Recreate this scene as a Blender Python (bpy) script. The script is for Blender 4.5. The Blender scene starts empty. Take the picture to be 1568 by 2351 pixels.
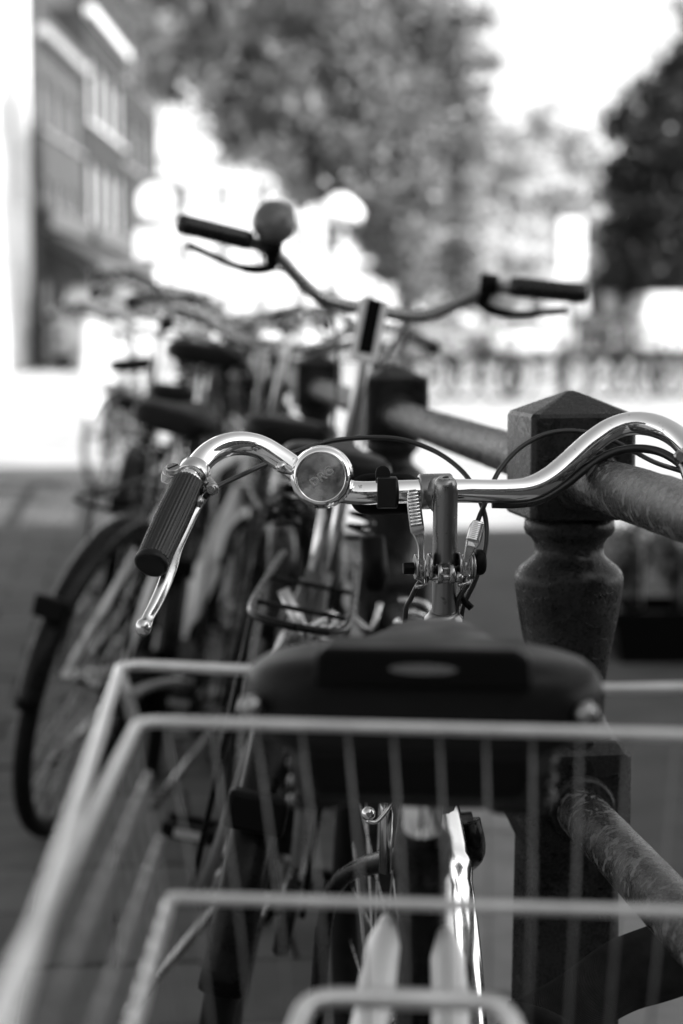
import bpy, math, random
from mathutils import Vector, Matrix, Quaternion
R = math.radians
random.seed(7)
scene = bpy.context.scene
COL = scene.collection

# ------------------------------------------------------------------ camera
LENS = 70.0
FPX = LENS / 36.0 * 2351.0          # focal length in pixels of the 1568 x 2351 reference
CXP, CYP = 784.0, 1175.5
HORIZON = 745.0
PITCH = math.atan((CYP - HORIZON) / FPX)
CAM = Vector((0, 0, 1.1))
FWD = Vector((0, math.cos(PITCH), -math.sin(PITCH)))
UPV = Vector((0, math.sin(PITCH), math.cos(PITCH)))
cd = bpy.data.cameras.new('camera')
cam = bpy.data.objects.new('camera', cd)
COL.objects.link(cam)
cam.location = CAM
cam.rotation_euler = (math.pi / 2 - PITCH, 0, 0)
cd.lens = LENS
cd.sensor_fit = 'VERTICAL'
cd.sensor_height = 36.0
cd.sensor_width = 24.0
cd.clip_start = 0.02
cd.clip_end = 6000
cd.dof.use_dof = True
cd.dof.focus_distance = 1.84
cd.dof.aperture_fstop = 4.05
scene.camera = cam

# ------------------------------------------------------------------ sky, sun, exposure
SUN_EL, SUN_AZ = 35.0, 119.0       # azimuth clockwise from +Y: from the right, a little behind the camera
w = bpy.data.worlds.new('World')
scene.world = w
w.use_nodes = True
nt = w.node_tree
nt.nodes.clear()
sky = nt.nodes.new('ShaderNodeTexSky')
sky.sky_type = 'NISHITA'
sky.sun_disc = False
sky.sun_elevation = R(SUN_EL)
sky.sun_rotation = R(SUN_AZ)
sky.air_density = 1.0
sky.dust_density = 1.2
sky.ozone_density = 0.3
bw = nt.nodes.new('ShaderNodeRGBToBW')
bg = nt.nodes.new('ShaderNodeBackground')
bg.inputs['Strength'].default_value = 0.15
wo = nt.nodes.new('ShaderNodeOutputWorld')
nt.links.new(sky.outputs[0], bw.inputs[0])
nt.links.new(bw.outputs[0], bg.inputs['Color'])
nt.links.new(bg.outputs[0], wo.inputs['Surface'])
sd = bpy.data.lights.new('sun', 'SUN')
sd.energy = 5.0
sd.angle = R(0.5)
sun = bpy.data.objects.new('sun', sd)
COL.objects.link(sun)
_az = R(SUN_AZ)
_tosun = Vector((math.sin(_az) * math.cos(R(SUN_EL)), math.cos(_az) * math.cos(R(SUN_EL)), math.sin(R(SUN_EL))))
sun.rotation_euler = (-_tosun).to_track_quat('-Z', 'Y').to_euler()
sun.location = _tosun * 60

scene.view_settings.view_transform = 'Standard'
scene.view_settings.look = 'None'
scene.view_settings.gamma = 1.0
scene.view_settings.use_curve_mapping = False
scene.view_settings.exposure = 1.12
scene.render.engine = 'CYCLES'
scene.cycles.use_denoising = True
scene.cycles.max_bounces = 6
scene.cycles.diffuse_bounces = 3
scene.cycles.glossy_bounces = 4
scene.cycles.transmission_bounces = 4
scene.cycles.sample_clamp_indirect = 8.0
scene.cycles.blur_glossy = 0.5


# ------------------------------------------------------------------ helpers
def P(x, y, d):
    """Point seen at reference pixel (x, y) at camera depth d metres."""
    return CAM + FWD * d + Vector((1, 0, 0)) * ((x - CXP) / FPX * d) + UPV * ((CYP - y) / FPX * d)


def V(*a):
    return Vector(a)


def catmull(pts, k=6):
    pts = [Vector(p) for p in pts]
    if len(pts) < 3:
        return pts
    out = []
    n = len(pts)
    for i in range(n - 1):
        p0 = pts[i - 1] if i > 0 else pts[0] * 2 - pts[1]
        p1, p2 = pts[i], pts[i + 1]
        p3 = pts[i + 2] if i + 2 < n else pts[-1] * 2 - pts[-2]
        for j in range(k):
            t = j / k
            out.append(0.5 * ((2 * p1) + (p2 - p0) * t + (2 * p0 - 5 * p1 + 4 * p2 - p3) * t * t + (3 * p1 - p0 - 3 * p2 + p3) * t ** 3))
    out.append(pts[-1])
    return out


class MB:
    def __init__(self):
        self.v, self.f, self.s = [], [], []

    def face(self, idx, smooth=True):
        self.f.append(idx)
        self.s.append(smooth)

    def rings(self, rings, closed=True, cap=True, smooth=True, loop=False):
        """Skin a list of equally long point rings."""
        base = len(self.v)
        n = len(rings[0])
        for r in rings:
            self.v.extend(r)
        m = len(rings)
        for i in range(m if loop else m - 1):
            a = base + i * n
            b = base + ((i + 1) % m) * n
            for j in range(n if closed else n - 1):
                k = (j + 1) % n
                self.face((a + j, a + k, b + k, b + j), smooth)
        if cap and not loop and closed:
            self.face(tuple(base + j for j in reversed(range(n))), False)
            self.face(tuple(base + (m - 1) * n + j for j in range(n)), False)
        return self

    def tube(self, pts, r, n=12, cap=True, smooth=True, loop=False, prof=None):
        pts = [Vector(p) for p in pts]
        m = len(pts)
        rr = list(r) if isinstance(r, (list, tuple)) else [r] * m
        tang = []
        for i in range(m):
            if loop:
                t = pts[(i + 1) % m] - pts[i - 1]
            else:
                t = pts[min(i + 1, m - 1)] - pts[max(i - 1, 0)]
            tang.append(t.normalized() if t.length > 1e-9 else V(0, 0, 1))
        t0 = tang[0]
        ref = V(0, 0, 1) if abs(t0.z) < 0.9 else V(1, 0, 0)
        u = (ref - t0 * ref.dot(t0)).normalized()
        rings = []
        for i in range(m):
            t = tang[i]
            u = (u - t * u.dot(t))
            u = u.normalized() if u.length > 1e-9 else t.orthogonal().normalized()
            w_ = t.cross(u)
            ring = []
            for j in range(n):
                a = 2 * math.pi * j / n
                q = rr[i] * (prof(j, n) if prof else 1.0)
                ring.append(pts[i] + (u * math.cos(a) + w_ * math.sin(a)) * q)
            rings.append(ring)
        return self.rings(rings, True, cap, smooth, loop)

    def lathe(self, origin, axis, prof, n=24, cap=True, ang=None):
        """prof: (distance along axis, radius)."""
        axis = Vector(axis).normalized()
        u = axis.orthogonal().normalized()
        w_ = axis.cross(u)
        o = Vector(origin)
        rings = []
        for h, r in prof:
            rings.append([o + axis * h + (u * math.cos(2 * math.pi * j / n) + w_ * math.sin(2 * math.pi * j / n)) * max(r, 1e-5) for j in range(n)])
        return self.rings(rings, True, cap, True)

    def box(self, c, size, rot=None, taper=1.0):
        c = Vector(c)
        hx, hy, hz = size[0] / 2, size[1] / 2, size[2] / 2
        b = len(self.v)
        for sz in (-1, 1):
            k = taper if sz > 0 else 1.0
            for sx, sy in ((-1, -1), (1, -1), (1, 1), (-1, 1)):
                p = V(sx * hx * k, sy * hy * k, sz * hz)
                if rot is not None:
                    p = rot @ p
                self.v.append(c + p)
        for q in ((0, 3, 2, 1), (4, 5, 6, 7), (0, 1, 5, 4), (1, 2, 6, 5), (2, 3, 7, 6), (3, 0, 4, 7)):
            self.face(tuple(b + i for i in q), False)
        return self

    def bar(self, a, b_, w_, h, up=V(0, 0, 1)):
        """Box-section bar from a to b."""
        a, b_ = Vector(a), Vector(b_)
        t = (b_ - a).normalized()
        s = t.cross(up)
        s = s.normalized() if s.length > 1e-6 else t.orthogonal().normalized()
        u = s.cross(t)
        ring = lambda p: [p - s * w_ / 2 - u * h / 2, p + s * w_ / 2 - u * h / 2, p + s * w_ / 2 + u * h / 2, p - s * w_ / 2 + u * h / 2]
        return self.rings([ring(a), ring(b_)], True, True, False)

    def prism(self, pts, off, smooth=False):
        """Polygon pts (in order) extruded by vector off."""
        off = Vector(off)
        return self.rings([[Vector(p) for p in pts], [Vector(p) + off for p in pts]], True, True, smooth)

    def build(self, name, mat, parent=None, inv=None, bevel=0, subsurf=0):
        me = bpy.data.meshes.new(name)
        me.from_pydata([tuple(p) for p in self.v], [], self.f)
        me.polygons.foreach_set('use_smooth', self.s)
        me.validate()
        if mat is not None:
            me.materials.append(mat)
        o = bpy.data.objects.new(name, me)
        COL.objects.link(o)
        if parent is not None:
            o.parent = parent
            if inv is not None:
                o.matrix_parent_inverse = Matrix.Translation(-Vector(inv))
        if bevel:
            m = o.modifiers.new('bevel', 'BEVEL')
            m.width = bevel
            m.segments = 2
            m.limit_method = 'ANGLE'
            m.angle_limit = R(40)
        if subsurf:
            m = o.modifiers.new('sub', 'SUBSURF')
            m.levels = m.render_levels = subsurf
        return o


def tag(o, label=None, cat=None, group=None, kind=None):
    if label: o['label'] = label
    if cat: o['category'] = cat
    if group: o['group'] = group
    if kind: o['kind'] = kind
    return o


def empty(name, loc, label=None, cat=None, group=None, kind=None, rot=None):
    o = bpy.data.objects.new(name, None)
    COL.objects.link(o)
    o.location = loc
    o.empty_display_size = 0.1
    if rot: o.rotation_euler = rot
    return tag(o, label, cat, group, kind)


def copy_tree(o, parent=None):
    c = o.copy()
    COL.objects.link(c)
    if parent is not None:
        c.parent = parent
        c.matrix_parent_inverse = o.matrix_parent_inverse.copy()
    for ch in list(o.children):
        copy_tree(ch, c)
    return c


# ------------------------------------------------------------------ materials
def mat(name, base=0.5, rough=0.5, metal=0.0, spec=0.5, noise=0.0, nscale=20.0, bump=0.0, bscale=60.0, rnoise=0.0, coat=0.0, detail=6.0, bdist=0.002, rand=0.0):
    m = bpy.data.materials.new(name)
    m.use_nodes = True
    t = m.node_tree
    b = t.nodes['Principled BSDF']
    b.inputs['Base Color'].default_value = (base, base, base, 1)
    b.inputs['Roughness'].default_value = rough
    b.inputs['Metallic'].default_value = metal
    b.inputs['Specular IOR Level'].default_value = spec
    b.inputs['Coat Weight'].default_value = coat
    tc = t.nodes.new('ShaderNodeTexCoord')
    if noise or rand:
        n = t.nodes.new('ShaderNodeTexNoise')
        n.inputs['Scale'].default_value = nscale
        n.inputs['Detail'].default_value = detail
        t.links.new(tc.outputs['Object'], n.inputs['Vector'])
        mr = t.nodes.new('ShaderNodeMapRange')
        mr.inputs['From Min'].default_value = 0.3
        mr.inputs['From Max'].default_value = 0.7
        mr.inputs['To Min'].default_value = base * (1 - noise)
        mr.inputs['To Max'].default_value = base * (1 + noise)
        t.links.new(n.outputs['Fac'], mr.inputs['Value'])
        out = mr.outputs['Result']
        if rand:
            oi = t.nodes.new('ShaderNodeObjectInfo')
            m2 = t.nodes.new('ShaderNodeMapRange')
            m2.inputs['To Min'].default_value = 1 - rand
            m2.inputs['To Max'].default_value = 1 + rand
            t.links.new(oi.outputs['Random'], m2.inputs['Value'])
            mu = t.nodes.new('ShaderNodeMath')
            mu.operation = 'MULTIPLY'
            t.links.new(out, mu.inputs[0])
            t.links.new(m2.outputs['Result'], mu.inputs[1])
            out = mu.outputs[0]
        t.links.new(out, b.inputs['Base Color'])
    if rnoise:
        n = t.nodes.new('ShaderNodeTexNoise')
        n.inputs['Scale'].default_value = nscale * 1.7
        n.inputs['Detail'].default_value = 8
        t.links.new(tc.outputs['Object'], n.inputs['Vector'])
        mr = t.nodes.new('ShaderNodeMapRange')
        mr.inputs['From Min'].default_value = 0.3
        mr.inputs['From Max'].default_value = 0.7
        mr.inputs['To Min'].default_value = max(0.02, rough - rnoise)
        mr.inputs['To Max'].default_value = min(1, rough + rnoise)
        t.links.new(n.outputs['Fac'], mr.inputs['Value'])
        t.links.new(mr.outputs['Result'], b.inputs['Roughness'])
    if bump:
        n = t.nodes.new('ShaderNodeTexNoise')
        n.inputs['Scale'].default_value = bscale
        n.inputs['Detail'].default_value = 6
        t.links.new(tc.outputs['Object'], n.inputs['Vector'])
        bp = t.nodes.new('ShaderNodeBump')
        bp.inputs['Strength'].default_value = bump
        bp.inputs['Distance'].default_value = bdist
        t.links.new(n.outputs['Fac'], bp.inputs['Height'])
        t.links.new(bp.outputs['Normal'], b.inputs['Normal'])
    return m


def mat_cast_iron(name, base, peel, scale, bump, amount=0.5, stretch=(1, 1, 1), flakes=False):
    """Old black gloss paint: brush-lumpy, flaked off in layers with crisp ragged edges, greyer where worn."""
    m = mat(name, base, 0.3, spec=0.2)
    t = m.node_tree
    b = t.nodes['Principled BSDF']
    tc = t.nodes.new('ShaderNodeTexCoord')
    mp = t.nodes.new('ShaderNodeMapping')
    mp.inputs['Scale'].default_value = stretch
    t.links.new(tc.outputs['Object'], mp.inputs['Vector'])

    def noise(sc, det=10, dist=0.0, rough=0.6):
        n = t.nodes.new('ShaderNodeTexNoise')
        n.inputs['Scale'].default_value = sc
        n.inputs['Detail'].default_value = det
        n.inputs['Distortion'].default_value = dist
        n.inputs['Roughness'].default_value = rough
        t.links.new(mp.outputs['Vector'], n.inputs['Vector'])
        return n.outputs['Fac']

    def step(v, lo, hi, a_=0.0, b_=1.0):
        r = t.nodes.new('ShaderNodeMapRange')
        r.inputs['From Min'].default_value = lo
        r.inputs['From Max'].default_value = hi
        r.inputs['To Min'].default_value = a_
        r.inputs['To Max'].default_value = b_
        t.links.new(v, r.inputs['Value'])
        return r.outputs['Result']

    def op(kind, a_, b_, c_=None):
        n = t.nodes.new('ShaderNodeMath')
        n.operation = kind
        for i, q in enumerate((a_, b_, c_)):
            if q is None:
                continue
            if isinstance(q, (int, float)):
                n.inputs[i].default_value = q
            else:
                t.links.new(q, n.inputs[i])
        return n.outputs[0]

    big = noise(scale, 5, 1.6, 0.5)
    mid = noise(scale * 2.1, 6, 1.0, 0.55)
    fine = noise(scale * 9, 8)
    l1 = step(big, 0.5 - .006, 0.5 + .006)
    l2 = step(mid, 0.57 - .006, 0.57 + .006)
    worn = op('MULTIPLY', step(noise(scale * .8, 8, .5), .5 - amount * .25, .5 + .2), step(fine, .35, .65))
    lay = op('MULTIPLY_ADD', l1, .55, op('MULTIPLY', l2, .45))
    under = op('MULTIPLY_ADD', op('SUBTRACT', 1.0, lay), peel * .22, base)
    col = op('MULTIPLY_ADD', op('MULTIPLY', worn, op('MULTIPLY_ADD', lay, .8, .2)), peel - base, under)
    if flakes:
        b.inputs['Specular IOR Level'].default_value = .5
        l3 = step(noise(scale * 1.3, 7, 2.2, .55), .555, .575)
        col = op('MULTIPLY_ADD', op('MULTIPLY', l3, step(fine, .3, .62, .25, 1)), peel * .8, op('MULTIPLY_ADD', l1, .006, base))
        lay = op('MULTIPLY_ADD', l3, -.7, lay)
        worn = l3
    t.links.new(col, b.inputs['Base Color'])
    t.links.new(step(op('MULTIPLY_ADD', worn, .6, fine), .3, 1.1, .16, .55), b.inputs['Roughness'])
    h = op('MULTIPLY_ADD', lay, 1.0, op('MULTIPLY', fine, .35))
    bp = t.nodes.new('ShaderNodeBump')
    bp.inputs['Strength'].default_value = bump
    bp.inputs['Distance'].default_value = 0.0045 if flakes else 0.0026
    t.links.new(h, bp.inputs['Height'])
    t.links.new(bp.outputs['Normal'], b.inputs['Normal'])
    return m


def mat_chrome(name, base, rough, spots=0.5, scratch=0.0):
    """Old chrome: pitted specks, uneven gloss."""
    m = mat(name, base, rough, 1.0, rnoise=0.05, nscale=25)
    t = m.node_tree
    b = t.nodes['Principled BSDF']
    tc = t.nodes.new('ShaderNodeTexCoord')
    n = t.nodes.new('ShaderNodeTexNoise')
    n.inputs['Scale'].default_value = 140
    n.inputs['Detail'].default_value = 4
    t.links.new(tc.outputs['Object'], n.inputs['Vector'])
    mr = t.nodes.new('ShaderNodeMapRange')
    mr.inputs['From Min'].default_value = 0.66
    mr.inputs['From Max'].default_value = 0.76
    mr.inputs['To Min'].default_value = base
    mr.inputs['To Max'].default_value = base * (1 - spots)
    t.links.new(n.outputs['Fac'], mr.inputs['Value'])
    t.links.new(mr.outputs['Result'], b.inputs['Base Color'])
    if scratch:
        n3 = t.nodes.new('ShaderNodeTexNoise')
        n3.inputs['Scale'].default_value = 60
        n3.inputs['Detail'].default_value = 5
        t.links.new(tc.outputs['Object'], n3.inputs['Vector'])
        bp = t.nodes.new('ShaderNodeBump')
        bp.inputs['Strength'].default_value = scratch
        bp.inputs['Distance'].default_value = 0.001
        t.links.new(n3.outputs['Fac'], bp.inputs['Height'])
        t.links.new(bp.outputs['Normal'], b.inputs['Normal'])
    return m


def mat_brick(name, c1, c2, mortar, scale, bump=0.4, rough=0.85, vec='Object', bw_=0.5, rh=0.25, ms=0.02, rot=None):
    m = mat(name, c1, rough)
    t = m.node_tree
    b = t.nodes['Principled BSDF']
    tc = t.nodes.new('ShaderNodeTexCoord')
    br = t.nodes.new('ShaderNodeTexBrick')
    br.inputs['Scale'].default_value = scale
    br.inputs['Brick Width'].default_value = bw_
    br.inputs['Row Height'].default_value = rh
    br.inputs['Mortar Size'].default_value = ms
    for k, c in (('Color1', c1), ('Color2', c2), ('Mortar', mortar)):
        br.inputs[k].default_value = (c, c, c, 1)
    if rot:
        mp = t.nodes.new('ShaderNodeMapping')
        mp.inputs['Rotation'].default_value = rot
        t.links.new(tc.outputs[vec], mp.inputs['Vector'])
        t.links.new(mp.outputs['Vector'], br.inputs['Vector'])
    else:
        t.links.new(tc.outputs[vec], br.inputs['Vector'])
    n = t.nodes.new('ShaderNodeTexNoise')
    n.inputs['Scale'].default_value = 1.3
    n.inputs['Detail'].default_value = 8
    t.links.new(tc.outputs[vec], n.inputs['Vector'])
    mr = t.nodes.new('ShaderNodeMapRange')
    mr.inputs['From Min'].default_value = 0.3
    mr.inputs['From Max'].default_value = 0.7
    mr.inputs['To Min'].default_value = 0.7
    mr.inputs['To Max'].default_value = 1.25
    t.links.new(n.outputs['Fac'], mr.inputs['Value'])
    mx = t.nodes.new('ShaderNodeMix')
    mx.data_type = 'RGBA'
    mx.blend_type = 'MULTIPLY'
    mx.inputs['Factor'].default_value = 1
    t.links.new(br.outputs['Color'], mx.inputs['A'])
    t.links.new(mr.outputs['Result'], mx.inputs['B'])
    t.links.new(mx.outputs['Result'], b.inputs['Base Color'])
    bp = t.nodes.new('ShaderNodeBump')
    bp.inputs['Strength'].default_value = bump
    bp.inputs['Distance'].default_value = 0.01
    bp.invert = True
    t.links.new(br.outputs['Fac'], bp.inputs['Height'])
    t.links.new(bp.outputs['Normal'], b.inputs['Normal'])
    return m


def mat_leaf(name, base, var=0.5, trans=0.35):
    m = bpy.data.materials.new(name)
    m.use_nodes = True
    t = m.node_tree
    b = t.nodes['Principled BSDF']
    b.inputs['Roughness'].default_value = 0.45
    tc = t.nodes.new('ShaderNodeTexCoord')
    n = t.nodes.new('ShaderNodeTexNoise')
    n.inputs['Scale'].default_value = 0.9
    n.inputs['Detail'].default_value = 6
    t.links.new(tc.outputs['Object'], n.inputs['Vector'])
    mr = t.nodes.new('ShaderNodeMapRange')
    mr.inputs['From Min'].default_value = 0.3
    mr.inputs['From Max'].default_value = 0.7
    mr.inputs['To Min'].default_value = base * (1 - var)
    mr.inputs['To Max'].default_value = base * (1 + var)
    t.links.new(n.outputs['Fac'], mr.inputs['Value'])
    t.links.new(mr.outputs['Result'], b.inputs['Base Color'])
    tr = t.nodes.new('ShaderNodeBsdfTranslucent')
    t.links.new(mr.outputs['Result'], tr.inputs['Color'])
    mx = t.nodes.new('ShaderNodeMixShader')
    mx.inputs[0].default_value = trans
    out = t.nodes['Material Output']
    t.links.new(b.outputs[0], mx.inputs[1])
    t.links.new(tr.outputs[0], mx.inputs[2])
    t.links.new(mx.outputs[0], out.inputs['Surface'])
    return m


M = {}
M['chrome'] = mat_chrome('chrome', 0.96, 0.09, 0.6)
M['chrome_dull'] = mat_chrome('dull_chrome', 0.62, 0.22, 0.5, 0.15)
M['alloy'] = mat_chrome('cast_alloy', 0.55, 0.34, 0.4, 0.25)
M['alloy_dark'] = mat_chrome('grey_alloy', 0.25, 0.3, 0.5, 0.2)
M['steel'] = mat_chrome('zinc_steel', 0.36, 0.28, 0.6, 0.3)
M['rubber'] = mat('black_rubber', 0.007, 0.42, noise=0.3, nscale=80, bump=0.15, bscale=300, bdist=0.0005, spec=0.2)
M['grip'] = mat('grip_rubber', 0.006, 0.24, rnoise=0.12, nscale=60, spec=0.45)
M['cable'] = mat('cable_housing', 0.012, 0.35, rnoise=0.1)
M['vinyl'] = mat('saddle_vinyl', 0.008, 0.42, rnoise=0.1, bump=0.3, bscale=180, bdist=0.0006, spec=0.14)
M['black_paint'] = mat('black_bicycle_paint', 0.005, 0.28, rnoise=0.12, nscale=30, noise=0.4, spec=0.16)
M['black_plastic'] = mat('black_plastic', 0.004, 0.45, rnoise=0.1, spec=0.08)
M['post'] = mat_cast_iron('post_paint', 0.004, 0.05, 26, 0.4, 0.3)
M['rail'] = mat_cast_iron('rail_paint', 0.006, 0.2, 30, 1.0, 0.8, flakes=True)
M['wire'] = mat('galvanised_wire', 0.16, 0.45, 0.7, noise=0.15, nscale=40, rnoise=0.1)
M['rim_wire'] = mat('thick_galvanised_wire', 0.68, 0.4, 0.75, noise=0.12, nscale=40, rnoise=0.1)
M['grey_paint'] = mat('grey_frame_paint', 0.10, 0.3, noise=0.2, nscale=12, rnoise=0.1)
M['white_paint'] = mat('white_frame_paint', 0.62, 0.35, noise=0.12, nscale=9)
M['stay_white'] = mat('white_stay_paint', 0.85, 0.3, noise=0.06, nscale=9)
M['cream_paint'] = mat('cream_frame_paint', 0.36, 0.35, noise=0.15, nscale=9)
M['tyre'] = mat('tyre_rubber', 0.008, 0.7, noise=0.3, nscale=50, spec=0.1)
M['lock'] = mat('woven_sleeve', 0.016, 0.75, noise=0.3, nscale=60, spec=0.15)
M['piping'] = mat('reflective_piping', 0.35, 0.5, noise=0.4, nscale=300)
M['slab'] = mat('concrete_slab', 0.062, 0.85, noise=0.25, nscale=7, bump=0.4, bscale=120, rand=0.18)
M['sun_fleck'] = mat('sun_fleck_pale', 0.2, 0.75, noise=0.2, nscale=9, bump=0.4, bscale=90, rand=0.1)
M['bark'] = mat('bark', 0.06, 0.9, noise=0.5, nscale=6, bump=0.8, bscale=12, bdist=0.03)
M['glass'] = mat('window_glass', 0.05, 0.06, spec=0.8)
M['white_trim'] = mat('white_window_paint', 0.75, 0.5, noise=0.08, nscale=3)
M['tarp'] = mat('grey_tarpaulin', 0.03, 0.6, noise=0.25, nscale=2, bump=0.5, bscale=5, bdist=0.03)
M['hull'] = mat('dark_hull_paint', 0.02, 0.35, noise=0.3, nscale=3)
M['brushed'] = None


# ------------------------------------------------------------------ ground, painted shade and flecks, pavement
RAIL0 = V(0.238, 2.07, 0)
RAILD = V(-0.108, 1.0, 0).normalized()


def rail_x(y):
    return 0.238 - 0.108 * (y - 2.07)


K0 = V(rail_x(-30) + 0.40, -30, 0)
g = MB()
g.v += [V(-1500, -1500, -.03), V(1500, -1500, -.03), V(1500, 3000, -.03), V(-1500, 3000, -.03)]
g.face((0, 1, 2, 3), False)
gm = mat_brick('street_clinkers', 0.42, 0.35, 0.28, 4.5, 0.5)
tag(g.build('ground', gm), kind='structure')
# dark sheet beyond the railing: near shade put into the ground colour
M['shade_ground'] = mat('shade_ground', 0.055, 0.85, noise=0.3, nscale=5, bump=0.6, bscale=150, bdist=.004)
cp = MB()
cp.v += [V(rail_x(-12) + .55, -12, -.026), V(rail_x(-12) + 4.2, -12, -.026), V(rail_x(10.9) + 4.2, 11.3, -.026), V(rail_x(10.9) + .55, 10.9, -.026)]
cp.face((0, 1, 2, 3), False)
tag(cp.build('shade_sheet', M['shade_ground']), kind='structure')

# pale stones beyond the railing, sun flecks put into their colour
cop = empty('sun_fleck_strip', K0, 'pale painted sun flecks lying along the foot of the iron railing', 'sun_fleck')
cs = MB().box((0, 0, 0), (0.54, 0.98, 0.13))
first = None
yy = 1.6
for i in range(12):
    p = V(rail_x(yy) + 0.295, yy, -0.02)
    if first is None:
        first = cs.build('sun_fleck_slab', M['sun_fleck'], cop, K0, bevel=0.012)
        o = first
    else:
        o = first.copy()
        COL.objects.link(o)
    o.location = p
    o.rotation_euler = (0, 0, math.atan(0.108) + random.uniform(-.004, .004))
    yy += 0.995

# paving slabs on the bridge
pv = empty('pavement', (-1.0, 6, 0), kind='structure')
S = 0.315
slab = MB().box((0, 0, 0), (S - 0.008, S - 0.008, 0.06)).build('paving_slab', M['slab'], pv, (-1.0, 6, 0), bevel=0.004)
rot = Matrix.Rotation(math.atan(0.108), 3, 'Z')
cnt = 0
cells = []
for i in range(0, 44):
    for j in range(-2, 14):
        lx = -(j + (0.5 if i % 2 else 0.0)) * S - S * 0.55
        p = rot @ V(lx, i * S, 0) + V(rail_x(2.0), 2.0, 0)
        if p.x < -0.175 * p.y - 0.45 or p.x > rail_x(p.y) + 0.02:
            continue
        cells.append(p)
cells.sort(key=lambda p: (p.y < 2.9, p.y))
for p in cells[:298]:
    if cnt == 0:
        o = slab
    else:
        o = slab.copy()
        COL.objects.link(o)
    cnt += 1
    o.location = (p.x, p.y, -0.03 + random.uniform(-.003, .003))
    o.rotation_euler = (random.uniform(-.008, .008), random.uniform(-.008, .008), math.atan(0.108) + random.uniform(-.006, .006))


# ------------------------------------------------------------------ iron railing
RZ = math.atan(0.108) + R(3)
rail_root = empty('iron_railing', (RAIL0.x, RAIL0.y, 0), 'black cast iron railing with peeling paint and two pipe rails', 'railing')
PS = 2208.0                                    # reference pixels per metre at the first post


def pz(y):                                     # reference row -> height at the first post
    return P(1307, y, 2.07).z


post = MB()


def square(z, h, r=0.0):
    """square ring with clipped corners"""
    c = 0.006 if h > 0.02 else 0.0005
    q = [V(h - c, -h, z), V(h, -h + c, z), V(h, h - c, z), V(h - c, h, z), V(-h + c, h, z), V(-h, h - c, z), V(-h, -h + c, z), V(-h + c, -h, z)]
    return q


H = 0.0555
z_eave = pz(952)
post.rings([square(pz(1187), H - 0.004), square(pz(1182), H), square(z_eave - 0.002, H), square(z_eave + 0.003, H - 0.003), square(pz(899), 0.006), square(pz(896), 0.002)], smooth=False)
prof = []
for y, r in ((1180, 60), (1188, 96), (1196, 103), (1214, 105), (1228, 99), (1236, 88), (1250, 80), (1268, 79), (1280, 84), (1290, 95), (1303, 112), (1316, 122), (1330, 126), (1345, 125),
             (1400, 118), (1460, 107), (1530, 94), (1590, 86), (1640, 84), (1668, 92), (1690, 104), (1712, 112), (1730, 112)):
    prof.append((pz(y), r / PS))
prof.reverse()
post.lathe((0, 0, 0), (0, 0, 1), prof, 40)
post.rings([square(-0.05, 0.075), square(0.06, 0.075), square(0.09, 0.05), square(pz(1955), 0.046), square(pz(1935), 0.05), square(pz(1905), H), square(pz(1728), H), square(pz(1706), H - 0.008), square(pz(1696), 0.045)], smooth=False)
z_top, z_low = pz(1088), pz(1848)
for zz in (z_top, z_low):
    for sgn in (-1, 1):
        post.lathe((0, 0, zz), (0, sgn, 0), [(0.03, 0.036), (H + 0.006, 0.036), (H + 0.012, 0.032), (H + 0.012, 0.0)], 24, cap=False)
p0 = None
SP = 1.39
for i in range(-1, 9):
    y = 2.07 + i * SP
    if p0 is None:
        p0 = post.build('post', M['post'], rail_root, (RAIL0.x, RAIL0.y, 0), bevel=0.002)
        o = p0
    else:
        o = p0.copy()
        COL.objects.link(o)
    o.location = (rail_x(y), y, 0)
    o.rotation_euler = (0, 0, RZ)
r0 = None
for i in range(-2, 8):
    for zz in (z_top, z_low):
        a = V(rail_x(2.07 + i * SP), 2.07 + i * SP, zz)
        b_ = V(rail_x(2.07 + (i + 1) * SP), 2.07 + (i + 1) * SP, zz)
        mb = MB()
        n = 46
        pts = [a.lerp(b_, k / n) for k in range(n + 1)]
        rad = [0.0255 + random.uniform(-.0004, .0004) for _ in pts]
        mb.tube(pts, rad, 28)
        mb.build('pipe_rail', M['rail'], rail_root, (RAIL0.x, RAIL0.y, 0))


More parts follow.
